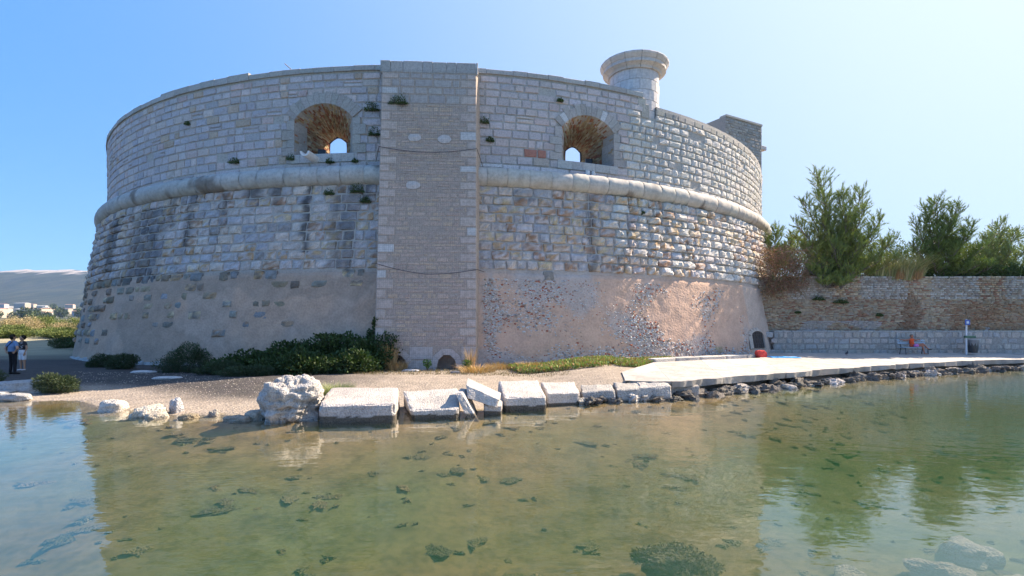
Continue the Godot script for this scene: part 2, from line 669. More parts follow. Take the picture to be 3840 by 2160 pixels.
# ---------------------------------------------------------------- stones laid on a surface
# mp(s, y, h) gives the point s along, y up and h out of the wall's face
func stone(b: Buf, mp: Callable, k: Dictionary, tint: Callable) -> void:
	var nx: int = k.nx
	var ny: int = k.ny
	var bev := minf(0.05, minf(k.s1 - k.s0, k.y1 - k.y0) * 0.2)
	var us := [0.0, bev / (k.s1 - k.s0)]
	for i in nx - 4:
		us.append((i + 1.0) / (nx - 3.0))
	us.append_array([1.0 - us[1], 1.0])
	var vs := [0.0, bev / (k.y1 - k.y0)]
	for i in ny - 4:
		vs.append((i + 1.0) / (ny - 3.0))
	vs.append_array([1.0 - vs[1], 1.0])
	var p := PackedVector3Array()
	var cc := PackedColorArray()
	var j0: float = k.id * 3.17
	for j in ny:
		for i in nx:
			var u: float = us[i]
			var w: float = vs[j]
			var s: float = lerpf(k.s0, k.s1, u)
			var y: float = lerpf(k.y0, k.y1, w)
			var h := -0.07
			var edge := i == 0 or j == 0 or i == nx - 1 or j == ny - 1
			var wob: float = k.wob
			s += wob * fine.get_noise_2d(j0 + y * 40.0, i * 31.0)
			y += wob * fine.get_noise_2d(j0 + s * 40.0, j * 37.0 + 500.0)
			if not edge:
				var bulge := (1.0 - pow(2 * u - 1, 2.0)) * (1.0 - pow(2 * w - 1, 2.0))
				h = k.proud * (0.45 + 0.75 * bulge) if k.rough > 0.02 else k.proud
				h += k.rough * (fine.get_noise_2d(s * 60.0 + j0, y * 60.0) + 0.6 * fine.get_noise_2d(s * 150.0, y * 150.0 + j0))
				h += k.tilt * (u - 0.5)
			p.append(mp.call(s, y, h))
			var f: float = 1.0 + k.get("blot", 0.13) * fine.get_noise_2d(s * 45.0 + j0, y * 45.0)
			var c: Color = k.col
			if k.has("col2"):
				c = c.lerp(k.col2, smoothstep(-0.12, 0.18, fine.get_noise_2d(s * 38.0 + j0 * 5.0, y * 52.0)))
			c = Color(c.r * f, c.g * f, c.b * f)
			cc.append(tint.call(c, s, y))
	var m: Vector3 = mp.call((k.s0 + k.s1) / 2, (k.y0 + k.y1) / 2, 0.0)
	b.grid(p, nx, ny, cc, mp.call((k.s0 + k.s1) / 2, (k.y0 + k.y1) / 2, 1.0) - m, false)


# the ones that show largest become parts of their own, the rest one part
func lay(list: Array, called: String, rest: String, mp: Callable, tint: Callable, mat_: Material, parent: Node3D, most := 300) -> void:
	for k in list:
		var m: Vector3 = mp.call((k.s0 + k.s1) / 2, (k.y0 + k.y1) / 2, 0.0)
		var o: Vector3 = mp.call((k.s0 + k.s1) / 2, (k.y0 + k.y1) / 2, 1.0) - m
		var eye := Vector3(0, 2.4, 0) - m
		k.show = (k.s1 - k.s0) * (k.y1 - k.y0) * maxf(0.0, o.normalized().dot(eye.normalized())) / eye.length_squared()
	list.sort_custom(func(a, c): return a.show > c.show)
	var many := Buf.new()
	for i in list.size():
		if i < most:
			var b := Buf.new()
			stone(b, mp, list[i], tint)
			piece(called, b, mat_, parent)
		else:
			stone(many, mp, list[i], tint)
	if many.v.size():
		piece(rest, many, mat_, parent, "stuff")


func one(s0: float, s1: float, y0: float, y1: float, col: Color, proud := 0.02, rough := 0.0, nx := 4, ny := 4) -> Dictionary:
	return {"s0": s0, "s1": s1, "y0": y0, "y1": y1, "col": col, "proud": proud, "rough": rough, "nx": nx, "ny": ny, "id": rng.randi() % 1000, "wob": 0.012, "tilt": 0.0}


# lengths of stones along a course, cut round gaps given as [from, to]
func course(a: float, z: float, lo: float, hi: float, gaps: Array) -> Array:
	var out := []
	var s := a - rnd(0.0, hi)
	while s < z:
		var e := s + rnd(lo, hi)
		var bits := [[s, e]]
		for g in gaps:
			var nextb := []
			for q in bits:
				if q[1] <= g[0] or q[0] >= g[1]:
					nextb.append(q)
				else:
					if g[0] - q[0] > 0.12:
						nextb.append([q[0], g[0]])
					if q[1] - g[1] > 0.12:
						nextb.append([g[1], q[1]])
			bits = nextb
		out.append_array(bits)
		s = e
	return out


# ---------------------------------------------------------------- embrasures: azimuth of the opening, azimuth of the small inner opening
const SILL := 11.72
const SPRING := 13.6
const CROWN := 14.4
var holes := [[-7.37, -8.49], [20.4, 21.5], [-55.0, -55.0], [66.5, 66.5]]


func half_open(y: float, grow := 0.0) -> float:
	if y < SILL - grow or y > CROWN + grow:
		return -1.0
	if y <= SPRING:
		return 1.65 + grow
	return sqrt(maxf(0.0, pow(2.1 + grow, 2.0) - pow(y - 12.3, 2.0)))


func up_point(s: float, y: float, h: float) -> Vector3:
	return on_fort(s / R_UP, R_UP + h, y)


func low_point(s: float, y: float, h: float) -> Vector3:
	return on_fort(s / 31.2, r_low(y) + h, y)


# black weathering that runs down from the cordon
const STREAKS := [[-8.4, 10.0, 6.4, 0.45, 0.9], [-4.6, 9.9, 5.2, 1.6, 0.62], [-29.5, 9.6, 5.1, 3.8, 0.66], [-22.5, 10.0, 7.0, 0.7, 0.75], [19.9, 9.9, 5.2, 0.6, 0.66], [-14.5, 10.0, 9.3, 1.3, 0.8], [-18.0, 9.9, 8.6, 0.6, 0.6], [-38.0, 9.5, 6.0, 1.8, 0.65], [-2.6, 10.0, 8.8, 0.9, 0.7], [13.0, 9.9, 9.2, 1.4, 0.4], [-11.8, 9.9, 8.9, 0.5, 0.6], [-25.5, 10.0, 8.2, 0.8, 0.6]]


func streaked(c: Color, s: float, y: float) -> Color:
	var az := rad_to_deg(s / 31.2)
	var k := 0.0
	for q in STREAKS:
		var off: float = absf(az - q[0] - 0.35 * fine.get_noise_1d(y * 30.0)) / q[3]
		if off < 1.0 and y < q[1] and y > q[2]:
			var rag := 0.5 + 0.9 * fine.get_noise_2d(s * 70.0, y * 14.0)
			k = maxf(k, q[4] * clampf((1.15 - off) * 1.6, 0, 1) * clampf(rag + 0.45, 0, 1))
	return c.lerp(Color(0.075, 0.075, 0.08), k)


func grey_wall_colour(az: float, y: float) -> Color:
	var pick := rng.randf()
	var c := Color(0.47, 0.455, 0.45)
	if pick < 0.30:
		c = Color(0.42, 0.425, 0.44)
	elif pick < 0.48:
		c = Color(0.53, 0.485, 0.44)
	elif pick < 0.56:
		c = Color(0.50, 0.42, 0.39)
	elif pick < 0.60:
		c = Color(0.44, 0.37, 0.28)
	if az > 8.0:
		c = c.lerp(Color(0.54, 0.49, 0.455), 0.4)
	c = c.lerp(Color(0.46, 0.435, 0.42), 0.15)
	if az > 13.6 and az < 15.8 and y > 11.4 and y < 12.2 and rng.randf() < 0.7:
		c = Color(0.40, 0.20, 0.15)       # patch of red stone by the second opening
	elif az > 7.0 and az < 18.5 and y < 11.2:
		c = Color(0.60, 0.58, 0.57)       # lime-washed course above the moulding
	return vary(Color(c.r * 1.18, c.g * 1.10, c.b * 1.13), 0.09)


func rust_colour(az: float) -> Color:
	var pick := rng.randf()
	var c := Color(0.51, 0.465, 0.425)
	if pick < 0.30:
		c = Color(0.43, 0.425, 0.425)
	elif pick < 0.50:
		c = Color(0.56, 0.49, 0.41)
	elif pick < 0.58 and az < -4.0:
		c = Color(0.33, 0.315, 0.305)
	return vary(Color(c.r * 1.11, c.g * 1.04, c.b * 1.05), 0.10)


# ochre and brown iron stains in the stone itself
func rust_blotch(az: float) -> Color:
	return vary([Color(0.52, 0.34, 0.20), Color(0.58, 0.44, 0.28), Color(0.40, 0.25, 0.165)][rng.randi() % 3], 0.12)


func fort() -> void:
	var root := thing("round_fort", "round grey stone sea fort with cannon openings and a rounded moulding", "fort", FORT)
	var none := as_is
	upper_wall(root, none)
	lower_wall(root, none)
	cordon(root)
	for h in holes:
		embrasure(root, h)
	buttress(root, none)
	turret(root)
	gate_block(root, none)
	# flat gun terrace behind the parapet, and the rear of the ring
	var b := Buf.new()
	var seg := 72
	for i in seg:
		var a := TAU * i / seg
		var z := TAU * (i + 1) / seg
		b.tri(Vector3(FORT.x, 11.5, FORT.z), on_fort(a, 27.2, 11.5), on_fort(z, 27.2, 11.5), Color(0.4, 0.37, 0.33), Vector3.UP)
	part("terrace", b, M["concrete"], root)


func parapet_top(az: float) -> float:
	return 16.05 if az < 27.5 else (15.0 if az < 29.9 else 15.72)


func upper_wall(root: Node3D, none: Callable) -> void:
	var core := Buf.new()
	# outer and inner faces with the openings left out, and the top between them
	var steps := PackedFloat32Array()
	var az := -180.0
	while az < 180.01:
		steps.append(az)
		var close := false
		for h in holes:
			if absf(az - h[0]) < 4.2:
				close = true
		az += 0.2 if close else 1.0
	steps.append(180.0)
	var ys := PackedFloat32Array()
	var y := 10.6
	while y < 16.31:
		ys.append(y)
		y += 0.1
	var mortar := Color(0.48, 0.44, 0.405)
	for i in steps.size() - 1:
		var a := deg_to_rad(steps[i])
		var z := deg_to_rad(steps[i + 1])
		if z - a < 0.0001:
			continue
		var mid := rad_to_deg((a + z) / 2)
		var top := parapet_top(mid)
		var span := [[10.6, top]]
		for h in holes:
			var x := deg_to_rad(mid - h[0]) * R_UP
			if absf(x) < 1.72:
				var up := 12.3 + sqrt(maxf(0.0, 2.17 * 2.17 - x * x))
				span = [[10.6, SILL - 0.02], [up, top]]
		for q in span:
			b_face(core, a, z, q[0], q[1], R_UP - 0.03, mortar, 1.0)
		# inner face
		var inner := [[10.6, top]]
		for h in holes:
			var x := deg_to_rad(mid - h[1]) * 27.0
			if absf(x) < 0.62:
				inner = [[10.6, SILL - 0.02], [13.75 - absf(x) * 0.3, top]]
		for q in inner:
			b_face(core, a, z, q[0], q[1], 27.0, Color(0.42, 0.39, 0.35), -1.0)
		core.quad(on_fort(a, 27.0, top), on_fort(z, 27.0, top), on_fort(z, R_UP - 0.03, top), on_fort(a, R_UP - 0.03, top), Color(0.40, 0.38, 0.34), Vector3.UP)
	var wall := part("upper_wall", core, M["stone"], root)
	# courses of squared stones
	var list := []
	y = 10.82
	var row := 0
	while y < 16.0:
		var hgt := rnd(0.34, 0.47)
		if row == 0:
			hgt = 0.46
		var y1 := y + hgt
		for q in course(deg_to_rad(-64.0) * R_UP, deg_to_rad(77.0) * R_UP, 0.42 if row else 0.9, 1.05 if row else 1.8, gaps_in(y, y1)):
			var mid := rad_to_deg((q[0] + q[1]) / 2 / R_UP)
			if y1 > parapet_top(mid) + 0.02 or (y1 > parapet_top(mid) - 0.22 and rng.randf() < 0.0):
				if y + 0.2 > parapet_top(mid):
					continue
			var k := one(q[0] + 0.007, q[1] - 0.007, y + 0.007, minf(y1, parapet_top(mid) + 0.05) - 0.007, grey_wall_colour(mid, y))
			k.proud = rnd(0.005, 0.045)
			k.tilt = rnd(-0.015, 0.015)
			k.wob = 0.022
			if rng.randf() < 0.30:
				k.rough = 0.025
				k.nx = 6
				k.ny = 5
				k.proud = 0.03
			if mid > 25.0 and y < 15.0:
				k.rough = 0.055
				k.proud = 0.075
				k.nx = 7
				k.ny = 6
				k.col = vary(Color(0.60, 0.565, 0.525), 0.08)
			elif mid > 30.0:
				k.col = vary(Color(0.40, 0.375, 0.345), 0.12)
			if rng.randf() < 0.012:
				continue
			list.append(k)
			# a thin split stone now and then: two courses in place of one
			if rng.randf() < 0.07 and k.rough < 0.03:
				var half: Dictionary = k.duplicate()
				var m: float = lerpf(k.y0, k.y1, rnd(0.35, 0.65))
				k.y1 = m - 0.008
				half.y0 = m + 0.008
				half.col = vary(k.col, 0.15)
				list.append(half)
		y = y1
		row += 1
	lay(list, "ashlar_stone", "ashlar_courses", up_point, none, M["stone"], wall)
	# coping: long thin stones, proud of the face, and a few left of the turret
	var s := deg_to_rad(-64.0) * R_UP
	while s < deg_to_rad(27.2) * R_UP:
		var e := s + rnd(0.7, 1.5)
		var raise := 0.10 if s > deg_to_rad(-30.0) * R_UP and s < deg_to_rad(-17.0) * R_UP else 0.0
		var b := Buf.new()
		slab_on(b, s + 0.01, e - 0.01, 16.04 + rnd(-0.015, 0.015), 16.31 + raise + rnd(-0.03, 0.02), 29.2, R_UP + rnd(0.05, 0.09), vary(Color(0.45, 0.43, 0.41), 0.1))
		piece("coping_stone", b, M["stone"], wall)
		s = e
	# tumbled stones where the parapet steps down beside the turret
	for k in [[27.3, 15.7, 16.05], [27.8, 15.3, 15.72]]:
		var b := Buf.new()
		slab_on(b, deg_to_rad(k[0]) * R_UP - 0.25, deg_to_rad(k[0]) * R_UP + 0.3, k[1] - 0.4, k[2], 29.5, R_UP + 0.02, vary(Color(0.5, 0.46, 0.40), 0.1))
		piece("loose_stone", b, M["stone"], wall)


func b_face(b: Buf, a: float, z: float, y0: float, y1: float, r: float, c: Color, sg: float) -> void:
	b.quad(on_fort(a, r, y0), on_fort(z, r, y0), on_fort(z, r, y1), on_fort(a, r, y1), c, face_dir((a + z) / 2) * sg)


func slab_on(b: Buf, s0: float, s1: float, y0: float, y1: float, r0: float, r1: float, c: Color) -> void:
	var a := s0 / R_UP
	var z := s1 / R_UP
	var o := face_dir((a + z) / 2)
	var t := Vector3(o.z, 0, -o.x)
	var ch := 0.03
	b.quad(on_fort(a, r1, y0), on_fort(z, r1, y0), on_fort(z, r1, y1 - ch), on_fort(a, r1, y1 - ch), c, o)
	b.quad(on_fort(a, r1, y1 - ch), on_fort(z, r1, y1 - ch), on_fort(z, r1 - ch, y1), on_fort(a, r1 - ch, y1), c, o + Vector3.UP)
	b.quad(on_fort(a, r0, y1), on_fort(z, r0, y1), on_fort(z, r1 - ch, y1), on_fort(a, r1 - ch, y1), c, Vector3.UP)
	b.quad(on_fort(a, r0, y0), on_fort(z, r0, y0), on_fort(z, r1, y0), on_fort(a, r1, y0), c, Vector3.DOWN)
	b.quad(on_fort(a, r0, y0), on_fort(z, r0, y0), on_fort(z, r0, y1), on_fort(a, r0, y1), c, -o)
	b.quad(on_fort(a, r0, y0), on_fort(a, r1, y0), on_fort(a, r1, y1), on_fort(a, r0, y1), c, -t)
	b.quad(on_fort(z, r0, y0), on_fort(z, r1, y0), on_fort(z, r1, y1), on_fort(z, r0, y1), c, t)


func gaps_in(y0: float, y1: float) -> Array:
	var g := []
	for h in holes:
		var w := maxf(half_open(y0 + 0.02, 0.25), half_open(y1 - 0.02, 0.25))
		w = maxf(w, half_open((y0 + y1) / 2, 0.25))
		if w > 0.0 and y1 > SILL + 0.05:
			var s: float = deg_to_rad(h[0]) * R_UP
			g.append([s - w, s + w])
	# behind the buttress and where the turret stands
	g.append([deg_to_rad(BUTT) * R_UP - 2.3, deg_to_rad(BUTT) * R_UP + 2.3])
	return g


func lower_wall(root: Node3D, none: Callable) -> void:
	# rendered base: a battered, slightly uneven face
	var core := Buf.new()
	var nx := 361
	var ny := 34
	var p := PackedVector3Array()
	var cc := PackedColorArray()
	for j in ny:
		var y := -0.8 + 11.6 * j / (ny - 1.0)
		for i in nx:
			var az := deg_to_rad(-180.0 + i)
			var s := az * 31.2
			var rough := 0.02 * fine.get_noise_2d(s * 12.0, y * 12.0)
			p.append(on_fort(az, r_low(y) + rough - 0.015, y))
			cc.append(render_colour(s, y) if y < 5.4 else Color(0.44, 0.395, 0.355))
	core.grid(p, nx, ny, cc, Vector3(FORT.x, 5, FORT.z), true, true)
	# a finer sheet of the same render in view
	var fb := Buf.new()
	nx = 420
	ny = 46
	p = PackedVector3Array()
	cc = PackedColorArray()
	for j in ny:
		var y := -0.6 + 5.95 * j / (ny - 1.0)
		for i in nx:
			var az := deg_to_rad(-62.0 + 136.0 * i / (nx - 1.0))
			var s := az * 31.2
			var patch := smoothstep(0.02, 0.06, broad.get_noise_2d(s * 9.0, y * 9.0 + 40.0)) * 0.022
			var rough := 0.018 * fine.get_noise_2d(s * 30.0, y * 30.0) + 0.03 * broad.get_noise_2d(s * 7.0, y * 7.0) + patch
			if az > deg_to_rad(20.0):
				rough += 0.03 * fine.get_noise_2d(s * 55.0 + y * 40.0, y * 38.0)
			if j == ny - 1:
				rough -= 0.1
			p.append(on_fort(az, r_low(y) + 0.045 + rough, y))
			cc.append(render_colour(s, y))
	fb.grid(p, nx, ny, cc, Vector3(FORT.x, 5, FORT.z), true, true)
	var wall := part("lower_wall", core, M["plaster"], root)
	piece("render_coat", fb, M["plaster"], wall)
	var list := []
	var y := 9.98
	var row := 0
	while y > 0.6:
		var hgt := rnd(0.44, 0.55)
		var y0 := y - hgt
		for q in course(deg_to_rad(-62.0) * 31.2, deg_to_rad(70.0) * 31.2, 0.5, 1.15, [[deg_to_rad(BUTT) * 31.2 - 2.4, deg_to_rad(BUTT) * 31.2 + 2.4]]):
			var az := rad_to_deg((q[0] + q[1]) / 2 / 31.2)
			var k := one(q[0] + 0.010, q[1] - 0.010, y0 + 0.010, y - 0.010, rust_colour(az), rnd(0.03, 0.12), 0.065, 7, 6)
			k.wob = 0.045
			k.blot = 0.34
			if rng.randf() < (0.55 if az > 8.0 and az < 34.0 else 0.28):
				k.col2 = rust_blotch(az)
			if az > 22.0:
				k.proud = rnd(0.10, 0.24)
				k.rough = 0.12
				k.nx = 7
				k.ny = 6
				k.col = vary(Color(0.62, 0.575, 0.525), 0.08) if rng.randf() > 0.12 else k.col
			elif az < -33.0:
				k.proud = rnd(0.10, 0.24)
				k.rough = 0.07
			elif az > -16.0 and az < 8.0:
				k.proud = rnd(0.02, 0.08)
				k.rough = 0.05
			if y0 < 5.15:
				# only here and there a stone shows through the render
				var chance := 0.0
				if az < 0.0:
					chance = 0.9 * smoothstep(4.0, 4.7, y0) * smoothstep(-9.0, -16.0, az)
					chance = maxf(chance, 0.52 * smoothstep(1.6, 4.0, y0) * smoothstep(-3.0, -14.0, az))
					chance = maxf(chance, 0.55 * smoothstep(0.8, 2.0, y0) * smoothstep(-33.0, -42.0, az))
					chance = maxf(chance, 0.30 * smoothstep(3.6, 4.6, y0))
				elif az < 22.0:
					chance = 0.16 * smoothstep(4.2, 4.7, y0)
				else:
					chance = 0.02
				if rng.randf() > chance:
					continue
				k.proud = rnd(0.075, 0.12) if az > -33.0 else rnd(0.10, 0.22)
				k.rough = 0.03
				k.y0 += rnd(0.0, 0.1)
				k.s0 += rnd(0.0, 0.12)
				k.col = vary([Color(0.30, 0.265, 0.225), Color(0.28, 0.275, 0.27), Color(0.25, 0.20, 0.155), Color(0.37, 0.29, 0.20)][rng.randi() % 4], 0.2)
			list.append(k)
		y = y0
		row += 1
	lay(list, "rusticated_stone", "rusticated_courses", low_point, streaked, M["stone"], wall)
	# rubble and brick bits where the render has fallen off, to the right of the buttress
	var rb := Buf.new()
	for i in 15000:
		var az := rnd(8.6, 42.0)
		var y1 := rnd(0.7, 5.0)
		var s := deg_to_rad(az) * 31.2
		if bare(s, y1) < rnd(0.0, 0.7):
			continue
		var c := Color(0.60, 0.57, 0.54)
		var pick := rng.randf()
		if pick < 0.16:
			c = Color(0.42, 0.16, 0.10)
		elif pick < 0.34:
			c = Color(0.46, 0.34, 0.26)
		elif pick < 0.45:
			c = Color(0.36, 0.33, 0.31)
		chip(rb, low_point(s, y1, 0.05), face_dir(deg_to_rad(az)), rnd(0.025, 0.10), vary(c, 0.15))
	piece("rubble", rb, M["stone"], wall, "stuff")
	# footing of pale stones along the base on the sunny side
	list = []
	var s2 := deg_to_rad(9.0) * 31.2
	while s2 < deg_to_rad(46.0) * 31.2:
		var e := s2 + rnd(0.4, 1.0)
		var base := land_y(FORT.x + sin(s2 / 31.2) * 32.4, -FORT.z - cos(s2 / 31.2) * 32.4)
		var k := one(s2, e - 0.02, base - 0.3, base + rnd(0.12, 0.3), vary(Color(0.52, 0.48, 0.44), 0.1), 0.26, 0.05, 5, 5)
		list.append(k)
		s2 = e
	s2 = deg_to_rad(-50.0) * 31.2
	while s2 < deg_to_rad(-10.0) * 31.2:
		var e := s2 + rnd(0.4, 1.1)
		var base := land_y(FORT.x + sin(s2 / 31.2) * 32.4, -FORT.z - cos(s2 / 31.2) * 32.4)
		list.append(one(s2, e - 0.02, base - 0.3, base + rnd(0.1, 0.25), vary(Color(0.45, 0.43, 0.42), 0.1), 0.2, 0.05, 5, 5))
		s2 = e
	lay(list, "footing_stone", "footing", low_point, none, M["stone"], wall)
	sluice(wall)


# how far the render has come off at a place (0 whole, 1 bare)
func bare(s: float, y: float) -> float:
	var az := rad_to_deg(s / 31.2)
	var k := broad.get_noise_2d(s * 9.0, y * 9.0)
	var a := 0.0
	a = maxf(a, 0.95 - absf(az - 9.3) / 1.1 - absf(y - 2.3) / 7.0)
	# a ragged band running down from the top to the right
	a = maxf(a, 1.2 - absf(az - (17.0 + (4.9 - y) * 2.6)) / 4.2)
	a = maxf(a, 1.05 - absf(y - 0.9) / 0.8 - maxf(0.0, az - 38.0) * 0.3)
	a = maxf(a, 1.0 - absf(az - 31.0) / 7.0 - absf(y - 1.4) / 1.1)
	a = maxf(a, 0.8 - absf(az - 13.0) / 1.6 - absf(y - 4.55) / 0.6)
	return a + 1.1 * k


func render_colour(s: float, y: float) -> Color:
	var az := rad_to_deg(s / 31.2)
	var k := broad.get_noise_2d(s * 10.0, y * 10.0)
	var k2 := broad.get_noise_2d(s * 4.0 + 90.0, y * 5.0)
	var c := Color(0.56, 0.37, 0.265)
	if az > 8.0:
		c = Color(0.60, 0.405, 0.30)
		var b := bare(s, y)
		if az < 44.0 and b > 0.3:
			c = c.lerp(Color(0.48, 0.41, 0.37), clampf((b - 0.3) * 2.5, 0, 0.8))
	else:
		# patches of older grey and newer pink mortar
		c = c.lerp(Color(0.48, 0.355, 0.28), clampf(k * 3.0 + 0.3, 0, 1) * 0.7)
		if k2 > 0.12:
			c = c.lerp(Color(0.38, 0.28, 0.215), 0.6)
	if az > 43.0:
		c = Color(0.56, 0.43, 0.35)
	var f := 1.0 + 0.10 * fine.get_noise_2d(s * 40.0, y * 40.0)
	return Color(c.r * f, c.g * f, c.b * f)


# a chip of stone stuck in a wall
func chip(b: Buf, at: Vector3, out: Vector3, r: float, c: Color) -> void:
	var t := Vector3(out.z, 0, -out.x)
	var tip := at + out * r * rnd(0.4, 0.8)
	var ring := []
	var n := 5
	var turn := rnd(0, TAU)
	for i in n:
		var w := turn + TAU * i / n
		ring.append(at + (t * cos(w) * 1.25 + Vector3.UP * sin(w) * 0.8) * r * rnd(0.7, 1.2) - out * 0.02)
	for i in n:
		b.tri(tip, ring[i], ring[(i + 1) % n], c, out)


func sluice(wall: Node3D) -> void:
	# arched drain near the curtain wall, with a dark grating
	var az0 := deg_to_rad(44.4)
	var b := Buf.new()
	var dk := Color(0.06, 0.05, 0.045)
	var w := 0.95
	var y0 := 1.22
	var ys := 2.05
	var pts := []
	pts.append(Vector2(-w, y0))
	for i in 9:
		var t := PI - PI * i / 8.0
		pts.append(Vector2(cos(t) * w, ys + sin(t) * 0.28))
	pts.append(Vector2(w, y0))
	var mp := func(q: Vector2, h: float) -> Vector3:
		return on_fort(az0 + q.x / 31.7, r_low(q.y) + h, q.y)
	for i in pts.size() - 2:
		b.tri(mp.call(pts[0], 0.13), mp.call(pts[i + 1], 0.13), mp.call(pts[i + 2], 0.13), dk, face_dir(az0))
	piece("painted_drain_shade", b, M["plain"], wall)  # flat near-black sheet, the shade inside the drain put into its colour
	b = Buf.new()
	for i in 6:
		var x := -w + 0.12 + i * (2 * w - 0.24) / 5
		b.tube([mp.call(Vector2(x, y0), 0.16), mp.call(Vector2(x, ys + 0.2), 0.16)], [0.018, 0.018], Color(0.10, 0.09, 0.085), 5)
	for y in [1.5, 1.8, 2.1]:
		b.tube([mp.call(Vector2(-w, y), 0.16), mp.call(Vector2(w, y), 0.16)], [0.015, 0.015], Color(0.10, 0.09, 0.085), 5)
	piece("grating", b, M["plain"], wall)
	for i in range(0, pts.size() - 1):
		b = Buf.new()
		var m: Vector2 = (pts[i] + pts[i + 1]) / 2
		var out := (m - Vector2(0, 1.8)).normalized() * 0.24
		var a0: Vector3 = mp.call(pts[i], 0.22)
		var a1: Vector3 = mp.call(pts[i + 1], 0.22)
		var b0: Vector3 = mp.call(pts[i] + out, 0.10)
		var b1: Vector3 = mp.call(pts[i + 1] + out, 0.10)
		var c := vary(Color(0.55, 0.46, 0.39), 0.06)
		b.quad(a0, a1, b1, b0, c, face_dir(az0))
		b.quad(a0, a1, mp.call(pts[i + 1], 0.0), mp.call(pts[i], 0.0), c, on_fort(az0, 31.7, 1.8) - a0)
		piece("drain_surround", b, M["plaster"], wall)


func cordon(root: Node3D) -> void:
	var b0 := Buf.new()
	# a plain rounded band behind the joints
	var ring := func(b: Buf, a: float, z: float, na: int, shrink: float, col: Color, id: float) -> void:
		var nv := 11
		var p := PackedVector3Array()
		var cc := PackedColorArray()
		for j in nv:
			var t := deg_to_rad(-95.0 + 200.0 * j / (nv - 1.0))
			for i in na:
				var az := lerpf(a, z, i / (na - 1.0))
				var e := 0.0 if i > 0 and i < na - 1 else 0.02
				var s := az * 30.8
				var wear := 0.035 * fine.get_noise_2d(s * 30.0 + id, t * 14.0) + 0.05 * minf(0.0, fine.get_noise_2d(s * 55.0, t * 25.0 + id) + 0.22)
				var rr := 0.50 - shrink - e + (wear if shrink <= 0.0 else 0.0)
				p.append(on_fort(az, 30.28 + cos(t) * rr, 10.45 + sin(t) * rr * 1.04))
				var f := 1.0 + 0.14 * fine.get_noise_2d(s * 24.0, t * 20.0 + id)
				var c := Color(col.r * f, col.g * f, col.b * f)
				# dark growth and rust-brown runs on some stones
				var g := broad.get_noise_2d(s * 16.0, t * 5.0)
				if shrink <= 0.0 and g > 0.26:
					c = c.lerp(Color(0.17, 0.13, 0.10), clampf((g - 0.26) * 6.0, 0, 0.75))
				cc.append(c)
		b.grid(p, na, nv, cc, on_fort((a + z) / 2, 30.0, 10.45), shrink <= 0.0, true)
	for i in 90:
		ring.call(b0, TAU * i / 90.0, TAU * (i + 1) / 90.0, 2, 0.035, Color(0.46, 0.42, 0.38), 0.0)
	var band := part("cordon", b0, M["stone"], root)
	var s := deg_to_rad(-63.0)
	while s < deg_to_rad(72.0):
		var e := s + rnd(0.9, 1.6) / 30.8
		if not (s > deg_to_rad(BUTT - 3.6) and e < deg_to_rad(BUTT + 3.6)):
			var b := Buf.new()
			var c := vary(Color(0.52, 0.475, 0.42), 0.07) if s > 0.15 else vary(Color(0.47, 0.445, 0.42), 0.08)
			ring.call(b, s + 0.0003, e - 0.0003, 9, 0.0, c, rnd(0, 900))
			piece("cordon_stone", b, M["smooth_stone"], band)
		s = e


# point of the funnel: q runs round the opening 0..1, t from the outer to the inner end
func funnel(h: Array, q: float, t: float) -> Vector3:
	var ox: float
	var oy: float
	var ix: float
	var iy: float
	if q < 0.24 or q > 0.76:
		var k := q / 0.24 if q < 0.24 else (1.0 - q) / 0.24
		var sg := -1.0 if q < 0.24 else 1.0
		ox = 1.65 * sg
		oy = lerpf(SILL, SPRING, k)
		ix = 0.55 * sg
		iy = lerpf(SILL, 13.3, k)
	else:
		var w := (q - 0.24) / 0.52
		var a := deg_to_rad(lerpf(141.8, 38.2, w))
		ox = 2.1 * cos(a)
		oy = 12.3 + 2.1 * sin(a)
		ix = lerpf(-0.55, 0.55, w)
		iy = 13.3 + 0.33 * sin(PI * w)
	var az := lerpf(h[0] + rad_to_deg(ox / R_UP), h[1] + rad_to_deg(ix / 27.0), t)
	return on_fort(deg_to_rad(az), R_UP - 3.0 * t, lerpf(oy, iy, t))


